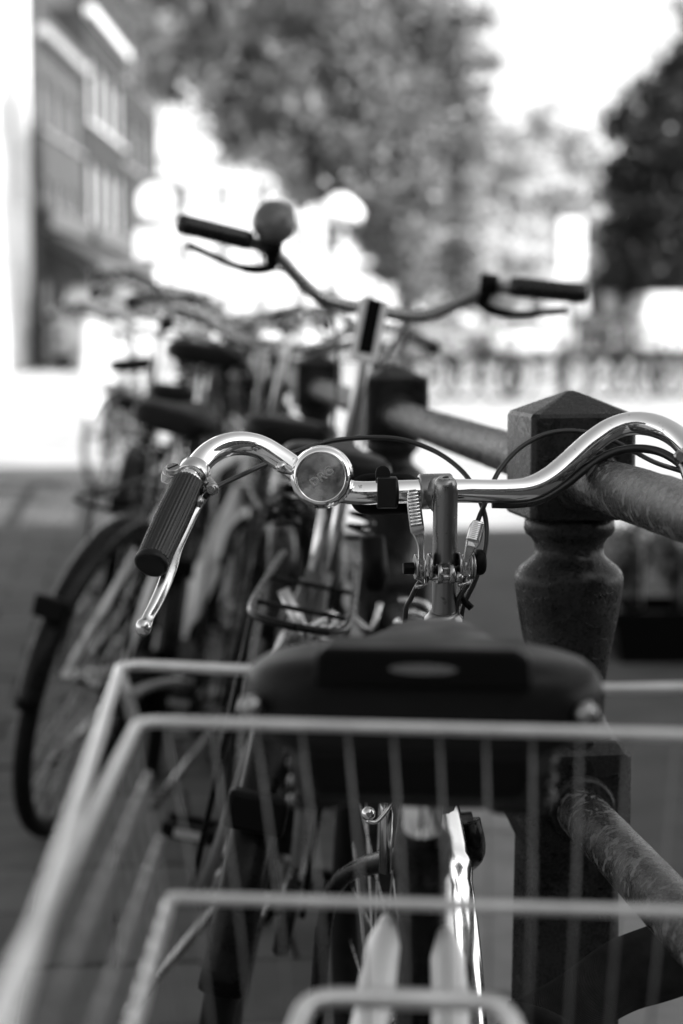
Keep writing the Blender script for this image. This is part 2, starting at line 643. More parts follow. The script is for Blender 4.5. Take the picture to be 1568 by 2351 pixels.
# ------------------------------------------------------------------ bicycle wheels and fenders
def wheel(root, c, fwd, up, r=0.345, tyre_r=0.02, inv=None, rim_mat='steel', spokes=28, hub_r=0.022):
    c, fwd, up = Vector(c), Vector(fwd).normalized(), Vector(up).normalized()
    ax = fwd.cross(up).normalized()
    N = 48
    circ = lambda q, off=0: [c + (fwd * math.cos(2 * math.pi * k / N) + up * math.sin(2 * math.pi * k / N)) * q + ax * off for k in range(N)]
    rim = MB()
    prof = [(r - 0.034, -0.008), (r - 0.034, 0.008), (r - 0.022, 0.012), (r - 0.022, -0.012)]
    rings = []
    for k in range(N):
        d = fwd * math.cos(2 * math.pi * k / N) + up * math.sin(2 * math.pi * k / N)
        rings.append([c + d * q + ax * o_ for q, o_ in prof])
    rim.rings(rings, loop=True)
    wo_ = rim.build('wheel', M[rim_mat], root, inv)
    MB().tube(circ(r - tyre_r * 0.85), tyre_r, 12, loop=True).build('tyre', M['tyre'], wo_)
    MB().lathe(c - ax * 0.045, ax, [(0, 0.006), (0.012, 0.006), (0.014, hub_r), (0.024, hub_r), (0.026, hub_r * .6), (0.064, hub_r * .6), (0.066, hub_r), (0.076, hub_r), (0.078, 0.006), (0.09, 0.006)], 14).build('hub', M['steel'], wo_)
    sp = MB()
    for k in range(spokes):
        a = 2 * math.pi * k / spokes
        d = fwd * math.cos(a) + up * math.sin(a)
        a2 = a + (0.5 if k % 4 < 2 else -0.5)
        d2 = fwd * math.cos(a2) + up * math.sin(a2)
        s = 0.02 if k % 2 else -0.02
        sp.tube([c + d2 * hub_r + ax * s, c + d * (r - 0.03)], 0.0011, 4, cap=False)
    tag(sp.build('spokes', M['steel'], wo_), kind='stuff')
    return wo_


def fender(c, fwd, up, r, a0, a1, width, depth=0.02, steps=40, kink=None):
    c, fwd, up = Vector(c), Vector(fwd).normalized(), Vector(up).normalized()
    ax = fwd.cross(up).normalized()
    mb = MB()
    rings = []
    for k in range(steps + 1):
        a = a0 + (a1 - a0) * k / steps
        d = fwd * math.cos(a) + up * math.sin(a)
        wk, rk = 1.0, 0.0
        if kink is not None:
            e = (a - kink) / 0.022
            wk = 1.0 + 0.07 * math.exp(-e * e)
            rk = 0.0028 * math.exp(-e * e) - 0.0022 * math.exp(-((a - kink - .035) / .02) ** 2)
        ring = []
        sec = 12
        for j in range(sec + 1):
            b_ = math.pi * j / sec
            ring.append(c + d * (r + rk - depth + depth * math.sin(b_)) + ax * (width / 2 * wk * math.cos(b_)))
        for j in range(sec, -1, -1):
            b_ = math.pi * j / sec
            ring.append(c + d * (r + rk - 0.0015 - depth + depth * math.sin(b_)) + ax * ((width / 2 - 0.001) * wk * math.cos(b_)))
        rings.append(ring)
    mb.rings(rings)
    return mb


def saddle_mesh(origin, fwd, up, length=0.26, width=0.2, thick=0.055, nose=0.045):
    """Padded saddle: origin = top of the tail, fwd = towards the nose."""
    o, f, u = Vector(origin), Vector(fwd).normalized(), Vector(up).normalized()
    s = u.cross(f).normalized()
    rings = []
    st = [(0.0, .62, .012), (0.012, .82, .003), (0.035, .95, 0), (0.07, 1.0, 0.0), (0.11, .93, .004), (0.15, .68, .008), (0.18, .46, .008), (0.22, .33, .006), (0.245, .29, .006), (0.257, .22, .012), (0.26, .1, .02)]
    for x, wk, drop in st:
        x = x / 0.26 * length
        hw = width / 2 * wk
        hw = max(hw, nose / 2 * (0.5 if x > length * .97 else 1)) if x > length * .8 else hw
        t = thick * (0.7 + 0.3 * wk)
        ring = []
        prof = [(-1, -.55), (-.98, -.3), (-.86, -.1), (-.6, -.02), (-.3, .0), (0, -.03), (.3, .0), (.6, -.02), (.86, -.1), (.98, -.3), (1, -.55), (.93, -.95), (.6, -1), (0, -1), (-.6, -1), (-.93, -.95)]
        for q, z in prof:
            ring.append(o + f * x + s * (hw * q) + u * (z * t - drop))
        rings.append(ring)
    return MB().rings(rings)


def coil(c, up, h, r, wire, turns=5):
    pts = []
    up = Vector(up)
    a = up.orthogonal().normalized()
    b_ = up.cross(a)
    n = turns * 12
    for k in range(n + 1):
        t = k / n
        pts.append(Vector(c) + up * (h * t) + (a * math.cos(2 * math.pi * turns * t) + b_ * math.sin(2 * math.pi * turns * t)) * r)
    return MB().tube(pts, wire, 6)


# ------------------------------------------------------------------ generic parked city bicycle
X, Y, Z = V(1, 0, 0), V(0, 1, 0), V(0, 0, 1)


def make_bike(label, loc, heading, lean, frame='black_paint', tr=0.0155, steer=0.0, bar='sweep', fender_mat='black_paint', rack=True, crate=None, bell=False, saddle_z=0.93, saddle_w=0.2,
              bar_z=1.08, crank=20, stepthru=True, chaincase=True, stand=True, group='bicycles parked along the railing', dropped_cables=True, bar_mat='steel', rack_mat='steel', dt_r=None):
    root = empty('parked_bicycle', loc, label, 'bicycle', group, rot=(R(lean), 0, R(90 - heading)))
    fm = M[frame]
    rear, front, bb = V(-.46, 0, .345), V(.62, 0, .345), V(0, 0, .285)
    seat_dir = (V(-.185, 0, .60) - bb).normalized() if False else V(-.33, 0, .94).normalized()
    st_top = bb + seat_dir * ((saddle_z - .17 - .285) / .94)
    ht_top, ht_bot = V(.365, 0, .86), V(.43, 0, .66)
    wheel(root, rear, X, Z)
    sv = V(math.cos(R(steer)), math.sin(R(steer)), 0)
    ra = (ht_top - ht_bot).normalized()
    wheel(root, front, sv, Z)
    fr = MB()
    fr.tube([bb, st_top], tr * 1.02, 14)
    fr.tube([ht_bot - ra * .02, ht_top], tr * 1.15, 14)
    if stepthru:
        fr.tube(catmull([ht_top - ra * .05, V(.22, 0, .62), V(.02, 0, .5), bb + seat_dir * .2], 5), tr * .9, 12)
        fr.tube(catmull([ht_bot + ra * .02, V(.25, 0, .42), V(.1, 0, .31), bb], 5), tr, 12)
    else:
        fr.tube([ht_top - ra * .03, st_top - seat_dir * .03], tr * .9, 12)
        fr.tube([ht_bot + ra * .03, bb], dt_r or tr, 16)
    for s in (-1, 1):
        fr.tube([bb + Y * s * .03, rear + Y * s * .06], .009, 8)
        fr.tube([st_top - seat_dir * .02 + Y * s * .012, rear + Y * s * .06], .008, 8)
    fr.build('frame', fm, root)
    # fork
    fk = MB()
    crown = ht_bot - ra * .02
    sr = Matrix.Rotation(R(steer), 3, ra)
    for s in (-1, 1):
        fk.tube(catmull([crown + sr @ (Y * s * .02), crown + sr @ (Y * s * .05) - ra * .05, front + sr @ (Y * s * .055) + Z * .12, front + sr @ (Y * s * .055)], 5), [.012] * 10 + [.009] * 6, 10)
    fk.build('fork', fm, root)
    fender(rear, X, Z, .375, R(10), R(179), .055).build('fender', M[fender_mat], root)
    fender(front, sv, Z, .375, R(25), R(215), .055).build('fender', M[fender_mat], root)
    # saddle
    sp = MB().tube([st_top - seat_dir * .1, st_top + seat_dir * .13], .0128, 12)
    sp.build('seat_post', M['chrome_dull'], root)
    sc = st_top + seat_dir * .17
    sd_ = saddle_mesh(V(sc.x - .13, 0, saddle_z + .02), V(1, 0, .03), Z, width=saddle_w).build('saddle', M['vinyl'], root, subsurf=1)
    for s in (-1, 1):
        coil(V(sc.x - .085, s * .05, saddle_z - .1), Z, .085, .017, .0032).build('spring', M['black_paint'], sd_)
    # handlebar
    stp = ht_top + ra * .02
    bz = bar_z
    stem_top = ht_top + ra * ((bz - .86) / ra.z)
    sm = MB().tube([ht_top - ra * .03, stem_top - ra * .005], .0112, 12)
    bc = stem_top + sr @ V(.05, 0, 0)
    sm.tube(catmull([stem_top - ra * .03, stem_top + sr @ V(.015, 0, .0), bc], 4), .014, 12)
    sm.lathe(bc - sr @ (Y * .024), sr @ Y, [(0, .016), (.048, .016)], 16)
    sm.build('stem', M['alloy'], root)
    if bar == 'sweep':
        half = [(0, 0, 0), (.03, .06, .0), (.045, .12, .015), (.05, .18, .05), (.02, .25, .07), (-.05, .29, .06), (-.12, .30, .045)]
        gs, ge = V(-.09, .297, .052), V(-.20, .315, .03)
    else:
        half = [(0, 0, 0), (0, .05, .0), (-.005, .09, .006), (-.01, .13, .03), (-.02, .17, .06), (-.03, .21, .074), (-.05, .28, .078)]
        gs, ge = V(-.05, .215, .076), V(-.072, .335, .084)
    left = [bc + sr @ Vector(p) for p in half] + [bc + sr @ ge]
    right = [bc + sr @ V(p[0], -p[1], p[2]) for p in half] + [bc + sr @ V(ge.x, -ge.y, ge.z)]
    hb = MB().tube(catmull(list(reversed(left)) + right[1:], 5), .0111, 12).build('handlebar', M[bar_mat], root)
    for s in (-1, 1):
        f_ = lambda p: bc + sr @ V(p.x, p.y * s, p.z)
        g_ = MB().tube([f_(gs), f_(gs.lerp(ge, .1)), f_(gs.lerp(ge, .9)), f_(ge), f_(ge + (ge - gs) * .04)], [.015, .0165, .0165, .016, .009], 16)
        g_.build('grip', M['grip'], hb)
        d_ = (ge - gs).normalized()
        lv = MB()
        a = gs - d_ * .035
        lv.tube(catmull([f_(a + V(.01, 0, -.012)), f_(a + V(.03, .0, -.035)), f_(a + d_ * .05 + V(.042, 0, -.045)), f_(a + d_ * .14 + V(.045, 0, -.03))], 5), [.011] * 5 + [.008] * 5 + [.006] * 6, 10)
        lv.tube([f_(a - d_ * .014), f_(a + d_ * .014)], .0165, 14)
        lv.build('brake_lever', M['black_plastic'] if bar != 'sweep' else M['steel'], hb)
        cb = MB().tube(catmull([f_(a + V(.03, 0, -.035)), f_(a - d_ * .06 + V(.06, 0, -.04)), bc + sr @ V(.09, s * .05, -.05), ht_top + sr @ V(.06, s * .02, -.02), ht_bot + V(.03, s * .02, 0)], 6), .0026, 6)
        cb.build('brake_cable', M['cable'], hb)
    if bar == 'riser':
        st2 = MB()
        sc2 = stem_top + V(-.026, 0, -.035)
        for q in (-1, 1):
            st2.box(sc2 + Y * q * .017, (.03, .010, .105))
        st2.box(sc2 - Z * .045, (.03, .026, .015))
        st2.box(sc2 + X * .012, (.008, .026, .1))
        st2.build('stem_cover', M['white_trim'], root, bevel=.003)
        MB().box(sc2 + V(-.0085, 0, .008), (.006, .0235, .088)).build('stem_slot', M['black_plastic'], root)
    if bell:
        c = bc + sr @ V(-.045, .185, .112)
        ax = sr @ V(-.75, -.15, .45)
        bl = MB().lathe(c - ax.normalized() * .012, ax, [(-.012, .006), (0, .030), (.004, .036), (.02, .036), (.032, .031), (.040, .018), (.043, 0.002)], 24)
        bo = bl.build('bell', M['grey_paint'], root)
        MB().tube([c - ax.normalized() * .02, bc + sr @ V(-.028, .2, .074)], .007, 8).build('bell_bracket', M['black_plastic'], bo)
    # drive side
    ca = R(crank)
    cr_ = MB()
    for s in (1, -1):
        d = V(math.cos(ca) * s, 0, -math.sin(ca) * s)
        k = bb + Y * .06 * s
        e = k + d * .165 + Y * s * .012
        c_ = MB().tube([bb + Y * .02 * s, k], .009, 10)
        c_.bar(k, e, .012, .022, Z)
        co = c_.build('crank', M['alloy'], root)
        pd = MB()
        q = e + Y * s * .055
        pd.box(q + X * .032, (.018, .092, .024))
        pd.box(q - X * .032, (.018, .092, .024))
        pd.box(q + Y * .042, (.07, .01, .02))
        pd.box(q - Y * .042, (.07, .01, .02))
        pd.tube([q - Y * .05, q + Y * .05], .007, 8)
        po = pd.build('pedal', M['black_plastic'], co, bevel=.002)
        for t in (-1, 1):
            MB().box(q + X * t * .042, (.003, .05, .014)).build('reflector', M['cream_paint'], co)
    if chaincase:
        ch = MB()
        pts = []
        for k in range(13):
            a = R(-90) + R(180) * k / 12
            pts.append(bb + V(math.cos(a) * .1, -.045, math.sin(a) * .1))
        for k in range(13):
            a = R(90) + R(180) * k / 12
            pts.append(rear + V(math.cos(a) * .055, -.045, math.sin(a) * .055))
        ch.prism(pts, Y * -.022)
        ch.build('chain_case', M['black_paint'] if frame != 'black_paint' else M['black_plastic'], root, bevel=.006)
    if rack:
        rk = MB()
        z = .76
        for s in (-1, 1):
            rk.tube(catmull([V(-.10, s * .055, z + .01), V(-.3, s * .06, z), V(-.6, s * .06, z), V(-.68, s * .045, z), V(-.70, 0, z)], 4), .005, 8)
            rk.tube([V(-.52, s * .06, z), rear + Y * s * .075], .0045, 8)
        for xx in ((-.32, -.56) if rack_mat == 'black_paint' else (-.2, -.32, -.44, -.56)):
            rk.tube([V(xx, -.06, z), V(xx, .06, z)], .0034, 6)
        rk.build('rear_rack', M[rack_mat], root)
    rl = MB().box(V(-.80, 0, .56), (.03, .07, .045))
    rl.build('rear_light', M['black_plastic'], root, bevel=.006)
    if stand:
        MB().tube([bb + V(-.1, .02, 0), V(-.12, .16, .03)], .008, 8).build('kickstand', M['steel'], root)
    if crate:
        cz = .735
        ct = MB()
        cx = .66
        for (a, b_, h0, h1) in ():
            pass
        wl, dp, hh = .46, .34, .40
        # crate walls with hand holes, floor
        t = .012
        for s in (-1, 1):
            ct.box(V(cx, s * wl / 2, cz + hh * .3), (dp, t, hh * .6))
            ct.box(V(cx, s * wl / 2, cz + hh * .92), (dp, t, hh * .16))
            for q in (-1, 1):
                ct.box(V(cx + q * dp * .36, s * wl / 2, cz + hh * .72), (dp * .28, t, hh * .26))
            ct.box(V(cx + s * dp / 2, 0, cz + hh * .3), (t, wl - t, hh * .6))
            ct.box(V(cx + s * dp / 2, 0, cz + hh * .92), (t, wl - t, hh * .16))
            for q in (-1, 1):
                ct.box(V(cx + s * dp / 2, q * wl * .33, cz + hh * .72), (t, wl * .32, hh * .26))
        ct.box(V(cx, 0, cz + .006), (dp - .02, wl - .02, .012))
        cr2 = ct.build('front_crate', M[crate], root, bevel=.003)
        fk2 = MB()
        for s in (-1, 1):
            fk2.tube([V(cx - .12, s * .1, cz - .008), V(cx + .12, s * .1, cz - .008)], .006, 8)
            fk2.tube([V(cx + .08, s * .1, cz - .01), front + Y * s * .07], .005, 8)
        fk2.tube([V(cx - .1, -.1, cz - .016), V(cx - .1, .1, cz - .016)], .006, 8)
        fk2.build('front_rack', M['black_paint'], root)
    return root


# ------------------------------------------------------------------ hero bicycle in the foreground
HB = (0.05, 1.30, 0.0)
hero = empty('city_bicycle', HB, 'old city bicycle with chrome swept handlebar, round bell and black saddle in the foreground', 'bicycle')


def hb_part(mb, name, m, parent=None, bevel=0, subsurf=0):
    if parent is None:
        return mb.build(name, m, hero, HB, bevel, subsurf)
    return mb.build(name, m, parent, None, bevel, subsurf)


def PP(l):
    return [P(*p) for p in l]


bar_pts = PP([(357, 1272, 1.762), (395, 1190, 1.795), (432, 1110, 1.828), (449, 1078, 1.845), (473, 1048, 1.86), (508, 1026, 1.872), (550, 1018, 1.88), (596, 1026, 1.885), (642, 1052, 1.885), (688, 1084, 1.882),
              (732, 1110, 1.878), (776, 1126, 1.873), (830, 1132, 1.87), (900, 1130, 1.87), (985, 1128, 1.873), (1060, 1127, 1.878), (1150, 1128, 1.886), (1212, 1122, 1.892), (1262, 1098, 1.897), (1310, 1058, 1.902),
              (1360, 1014, 1.906), (1405, 985, 1.909), (1452, 972, 1.909), (1502, 977, 1.902), (1548, 998, 1.888), (1582, 1032, 1.868), (1603, 1068, 1.845), (1620, 1105, 1.826), (1690, 1275, 1.73)])
handlebar = hb_part(MB().tube(catmull(bar_pts, 8), 0.0112, 32), 'handlebar', M['chrome'])

# ribbed grips
for a, b_, in ((P(433, 1108, 1.827), P(346, 1296, 1.755)), (P(1618, 1101, 1.828), P(1698, 1294, 1.72))):
    n = 120
    prof = lambda j, n_: 1.0 if (j % 4) in (0, 1) else 0.955
    d = (b_ - a)
    g_ = MB()
    ts = [0, .012, .05, .3, .5, .8, .93, .955]
    rs = [.0135, .0150, .0152, .0158, .0160, .0153, .0149, .0149]
    g_.tube([a + d * t for t in ts], rs, n, prof=prof)
    grip = hb_part(g_, 'grip', M['grip'], handlebar)
    dn = d.normalized()
    MB().tube([a + d * .945, a + d * .96, a + d * .995, a + d * 1.01, a + d * 1.016], [.0146, .0154, .0154, .0146, .0125], 40).build('grip_end', M['rubber'], handlebar)
    MB().tube([a - d * .05, a + d * .02], .0121, 28).build('ferrule', M['chrome'], handlebar)

# left brake clamp, lever
ca_, cb_ = P(452, 1072, 1.848), P(437, 1103, 1.832)
cdirn = (cb_ - ca_).normalized()
clamp = MB()
cm = (ca_ + cb_) / 2
clamp.lathe(cm - cdirn * .007, cdirn, [(0, .0120), (0, .0142), (.0008, .0148), (.0132, .0148), (.014, .0142), (.014, .0120)], 32, cap=False)
ear_dir = (P(398, 1080, 1.84) - cm)
ear_dir = (ear_dir - cdirn * ear_dir.dot(cdirn)).normalized()
perp = ear_dir.cross(cdirn)
rotm = Matrix((ear_dir, cdirn, perp)).transposed()
sc_ax = (UPV * .78 - FWD * .62).normalized()
scp = P(398, 1084, 1.838)
nk = (cm - scp)
nk = (nk - sc_ax * nk.dot(sc_ax)).normalized()
sd2 = sc_ax.cross(nk)
ear = [scp + (nk * math.cos(a) + sd2 * math.sin(a)) * .0098 for a in [R(60) + R(240) * j / 12 for j in range(13)]]
ear += [scp + nk * .019 - sd2 * .0085, scp + nk * .019 + sd2 * .0085]
clamp.prism(ear, sc_ax * .0022)
low_ = [p - sc_ax * .0075 + nk * .001 - UPV * .001 for p in (scp - nk * .0125 - sd2 * .004, scp - nk * .0125 + sd2 * .008, scp + nk * .004 + sd2 * .0115, scp + nk * .018 + sd2 * .010, scp + nk * .018 - sd2 * .009, scp - nk * .006 - sd2 * .009)]
clamp.prism(low_, sc_ax * .0022)
brake = hb_part(clamp, 'brake_clamp', M['chrome_dull'], bevel=.0006)
MB().lathe(scp + sc_ax * .0022, sc_ax, [(-.014, .0028), (-.001, .0028), (0, .0066), (.0032, .0066), (.0042, .0056)], 24).build('screw', M['steel'], brake)
rs_ = Matrix((nk, sd2, sc_ax)).transposed() @ Matrix.Rotation(R(35), 3, 'Z')
MB().box(scp + sc_ax * .0064, (.0112, .0014, .0006), rs_).build('screw_slot', M['black_plastic'], brake)
# lever body under the bar and the long blade past the grip
lev = MB()
lv_pts = PP([(486, 1120, 1.835), (466, 1142, 1.835), (448, 1168, 1.83), (426, 1212, 1.815), (402, 1262, 1.795), (390, 1300, 1.775), (374, 1345, 1.76), (355, 1388, 1.75), (338, 1420, 1.742), (330, 1440, 1.733)])
lv_c = catmull(lv_pts, 4)
wid = [11, 12, 13, 14, 16, 18, 18, 17, 15, 17]
rings = []
for i, p in enumerate(lv_c):
    t = (lv_c[min(i + 1, len(lv_c) - 1)] - lv_c[max(i - 1, 0)]).normalized()
    view = (CAM - p).normalized()
    view = (view + UPV * .9 + V(-.5, 0, 0)).normalized()
    s = t.cross(view).normalized()
    n_ = s.cross(t)
    k = i / (len(lv_c) - 1) * 9
    w_ = wid[int(k)] + (wid[min(int(k) + 1, 9)] - wid[int(k)]) * (k - int(k))
    w_ = w_ / 2600
    if i == len(lv_c) - 1:
        w_ *= .8
    rings.append([p + s * (w_ * math.cos(2 * math.pi * j / 14)) + n_ * (.0035 * math.sin(2 * math.pi * j / 14) - .002 * math.cos(4 * math.pi * j / 14)) for j in range(14)])
lev.rings(rings)
e = lv_c[-1]
lev.lathe(e - UPV * .008, UPV, [(0, .001), (.0015, .004), (.004, .0062), (.0075, .0071), (.011, .0068), (.014, .005), (.016, .002)], 18)
hb_part(lev, 'brake_lever', M['chrome_dull'], brake)
piv = MB()
piv.tube(PP([(468, 1098, 1.845), (480, 1112, 1.835), (490, 1122, 1.828)]), [.0055, .006, .005], 12)
piv.lathe(P(486, 1120, 1.826), P(492, 1130, 1.82) - P(486, 1120, 1.826), [(-.003, .006), (.004, .006), (.006, .004)], 14)
piv.lathe(P(484, 1124, 1.822), FWD, [(-.006, .0035), (-.005, .0045), (.006, .0045)], 12)
hb_part(piv, 'lever_pivot', M['steel'], brake)
hb_part(MB().tube(PP([(452, 1163, 1.81), (457, 1152, 1.81), (460, 1140, 1.812)]), [.003, .004, .003], 10), 'cable_anchor', M['steel'], brake)

# right brake clamp at the frame edge
ra_, rb_ = P(1590, 1046, 1.858), P(1607, 1078, 1.84)
rc = MB()
rd = (rb_ - ra_).normalized()
rc.lathe(ra_, rd, [(0, .0125), (0, .0148), (.014, .0148), (.014, .0125)], 28, cap=False)
rc.tube(PP([(1572, 1048, 1.85), (1560, 1046, 1.848)]), [.006, .006], 12)
rcl = hb_part(rc, 'brake_clamp', M['chrome_dull'])
hb_part(MB().lathe(P(1560, 1048, 1.838), -FWD, [(0, .0062), (.003, .0062), (.0035, .0045), (.006, .0045)], 6), 'screw', M['steel'], rcl)
rl = catmull(PP([(1570, 1070, 1.84), (1585, 1110, 1.82), (1620, 1220, 1.79), (1660, 1340, 1.745), (1690, 1440, 1.72)]), 4)
hb_part(MB().tube(rl, .0055, 10), 'brake_lever', M['chrome_dull'], rcl)

# stem
stem = MB()
qa, qb = P(1019, 1410, 1.872), P(1023, 1116, 1.832)
qd = (qb - qa).normalized()
stem.tube([qa - qd * .12, qa, qb - qd * .006, qb + qd * .002, qb + qd * .006, qb + qd * .0085], [.0113, .0113, .0114, .0106, .0090, .0062], 36)
bar_dir = (P(1060, 1127, 1.878) - P(930, 1130, 1.8705)).normalized()
fwd_s = bar_dir.cross(qd)
fwd_s = fwd_s if fwd_s.y > 0 else -fwd_s
rings = []
A0, A1 = P(1021, 1153, 1.838), P(999, 1129, 1.874)
for t in (0, .25, .5, .75, 1.0):
    c = A0.lerp(A1, t)
    hw = .0098 + .0035 * t
    hh = .0200 - .0045 * t
    rings.append([c + bar_dir * (hw * math.cos(2 * math.pi * j / 24)) + qd * (hh * math.sin(2 * math.pi * j / 24)) for j in range(24)])
stem.rings(rings)
stem_o = hb_part(stem, 'stem', M['alloy_dark'])
cc = P(999, 1128, 1.8735)
MB().lathe(cc - bar_dir * .0155, bar_dir, [(0, .0113), (0, .0158), (.0015, .0168), (.0295, .0168), (.031, .0158), (.031, .0113)], 32, cap=False).build('bar_clamp', M['alloy_dark'], stem_o)
MB().lathe(qb + qd * .0075, qd, [(0, .0066), (.0012, .0066), (.0016, .0058), (.0012, .0032), (-.001, .003)], 24).build('expander_bolt', M['steel'], stem_o)
MB().lathe(qb + qd * .0085, qd, [(0, .0028), (.0003, .0028)], 6).build('hex_socket', M['black_plastic'], stem_o)

# bell
bell_c = P(738, 1095, 1.845)
bax = (CAM - bell_c).normalized()
bax = (bax + V(-.06, 0, .0)).normalized()
bell = MB()
Rb = .0292
bell.lathe(bell_c, bax, [(-.016, Rb * .90), (-.016, Rb), (-.0135, Rb * 1.015), (-.012, Rb * .985), (-.004, Rb * .975), (.002, Rb * .955), (.0055, Rb * .91), (.0078, Rb * .85), (.0086, Rb * .79), (.0082, Rb * .765), (.0072, Rb * .755)], 72, cap=False)
bell_o = hb_part(bell, 'bell', M['chrome'])
m = mat('brushed_bell_face', 0.36, 0.48, 1.0)
t_ = m.node_tree
pb = t_.nodes['Principled BSDF']
pb.inputs['Roughness'].default_value = 0.12
# turned metal: fine concentric grooves tilt the normal towards and away from the centre
gc = t_.nodes.new('ShaderNodeTexCoord')
fl2 = t_.nodes.new('ShaderNodeVectorMath')
fl2.operation = 'MULTIPLY'
fl2.inputs[1].default_value = (1, 1, 0)
t_.links.new(gc.outputs['Object'], fl2.inputs[0])
ln = t_.nodes.new('ShaderNodeVectorMath')
ln.operation = 'LENGTH'
t_.links.new(fl2.outputs[0], ln.inputs[0])
nz = t_.nodes.new('ShaderNodeTexNoise')
nz.noise_dimensions = '1D'
nz.inputs['Scale'].default_value = 26000
nz.inputs['Detail'].default_value = 0
t_.links.new(ln.outputs['Value'], nz.inputs['W'])
am = t_.nodes.new('ShaderNodeMapRange')
am.inputs['From Min'].default_value = 0.15
am.inputs['From Max'].default_value = 0.85
am.inputs['To Min'].default_value = -0.5
am.inputs['To Max'].default_value = 0.5
t_.links.new(nz.outputs['Fac'], am.inputs['Value'])
nd = t_.nodes.new('ShaderNodeVectorMath')
nd.operation = 'NORMALIZE'
t_.links.new(fl2.outputs[0], nd.inputs[0])
sc3 = t_.nodes.new('ShaderNodeVectorMath')
sc3.operation = 'SCALE'
t_.links.new(nd.outputs[0], sc3.inputs[0])
t_.links.new(am.outputs['Result'], sc3.inputs['Scale'])
ad3 = t_.nodes.new('ShaderNodeVectorMath')
ad3.operation = 'ADD'
ad3.inputs[1].default_value = (0, 0, 1)
t_.links.new(sc3.outputs[0], ad3.inputs[0])
vt = t_.nodes.new('ShaderNodeVectorTransform')
vt.vector_type = 'NORMAL'
vt.convert_from = 'OBJECT'
vt.convert_to = 'WORLD'
t_.links.new(ad3.outputs[0], vt.inputs[0])
t_.links.new(vt.outputs[0], pb.inputs['Normal'])
tcn = t_.nodes.new('ShaderNodeTexCoord')
nn = t_.nodes.new('ShaderNodeTexNoise')
nn.inputs['Scale'].default_value = 95
nn.inputs['Detail'].default_value = 7
t_.links.new(tcn.outputs['Object'], nn.inputs['Vector'])
mrn = t_.nodes.new('ShaderNodeMapRange')
mrn.inputs['From Min'].default_value = 0.4
mrn.inputs['From Max'].default_value = 0.72
mrn.inputs['To Min'].default_value = 0.42
mrn.inputs['To Max'].default_value = 0.16
t_.links.new(nn.outputs['Fac'], mrn.inputs['Value'])
t_.links.new(mrn.outputs['Result'], pb.inputs['Base Color'])
# face disc: its own local frame so the radial tangent runs round its centre
face = MB()
rr_ = [0.0, .08, .2, .35, .5, .65, .75, .757]
rings = []
for q in rr_[1:]:
    rings.append([V(Rb * q * math.cos(2 * math.pi * j / 72), Rb * q * math.sin(2 * math.pi * j / 72), .0006 * (1 - q)) for j in range(72)])
face.rings(rings, cap=False)
b0 = len(face.v)
face.v.append(V(0, 0, .0006))
for j in range(72):
    face.face((b0, j, (j + 1) % 72))
face_o = face.build('bell_face', m, bell_o)
zq = bax.to_track_quat('Z', 'Y')
face_o.matrix_local = Matrix.Translation(bell_c + bax * .0073) @ zq.to_matrix().to_4x4()
fc = bpy.data.curves.new('DRG', 'FONT')
fc.body = 'DRG'
fc.size = .0118
fc.align_x = 'CENTER'
fc.align_y = 'CENTER'
fc.extrude = .0003
fc.bevel_depth = .00018
tmp = bpy.data.objects.new('tmp', fc)
COL.objects.link(tmp)
dg = bpy.context.evaluated_depsgraph_get()
tm = bpy.data.meshes.new_from_object(tmp.evaluated_get(dg))
bpy.data.objects.remove(tmp)
tm.materials.clear()
tm.materials.append(M['alloy'])
txt = bpy.data.objects.new('lettering', tm)
COL.objects.link(txt)
txt.parent = bell_o
tq = zq.to_matrix().to_4x4()
# local axes of the lettering: along the view's right/up, turned 38 degrees
rx = V(1, 0, 0) - bax * bax.x
rx.normalize()
ry = bax.cross(rx)
ang = R(36)
ex = rx * math.cos(ang) + ry * math.sin(ang)
ey = bax.cross(ex)
txt.matrix_local = Matrix.Translation(bell_c + bax * .0078 + rx * .001) @ Matrix((ex, ey, bax)).transposed().to_4x4()
# bell bracket and striker lever
MB().tube([bell_c - bax * .014, bell_c - bax * .03], [.012, .010], 18).build('bell_bracket', M['steel'], bell_o)
lvp = catmull(PP([(690, 1078, 1.858), (668, 1082, 1.85), (650, 1075, 1.847), (638, 1064, 1.846)]), 4)
MB().tube(lvp, [.0035, .0035, .0035, .0034, .0034, .0034, .004, .0046, .0052, .0056, .0055, .0046, .003][:len(lvp)], 12).build('bell_lever', M['chrome_dull'], bell_o)

# strapped-on front lamp
lampb = MB()
rings = []
for dz, k in ((1.885, .8), (1.89, 1), (1.915, 1), (1.93, .9), (1.935, .6)):
    rings.append([P(885 + 80 * k * math.copysign(abs(math.cos(a)) ** .55, math.cos(a)), 1134 + 48 * k * math.copysign(abs(math.sin(a)) ** .6, math.sin(a)), dz) for a in [2 * math.pi * j / 32 for j in range(32)]])
lampb.rings(rings)
lamp_o = hb_part(lampb, 'strap_lamp', M['black_plastic'])
sp_ = MB()
c = P(888, 1131, 1.87)
sp_.lathe(c - bar_dir * .0095, bar_dir, [(0, .0113), (0, .0146), (.001, .0152), (.018, .0152), (.019, .0146), (.019, .0113)], 30, cap=False)
sp_.rings([[P(888 + dx * .92, yy_, dd) for dx, dd in ((-24, 1.852), (24, 1.852), (24, 1.862), (-24, 1.862))] for yy_ in (1165, 1140, 1108, 1097)], smooth=False)
sp_.build('rubber_strap', M['rubber'], lamp_o, bevel=.001)
tb = MB()
pts = [(862, 1100), (862, 1083), (866, 1074), (874, 1069), (884, 1069), (892, 1074), (896, 1083), (896, 1100)]
tb.prism([P(x, y, 1.868) for x, y in pts], FWD * .004)
tb.build('strap_tab', M['rubber'], lamp_o, bevel=.0008)

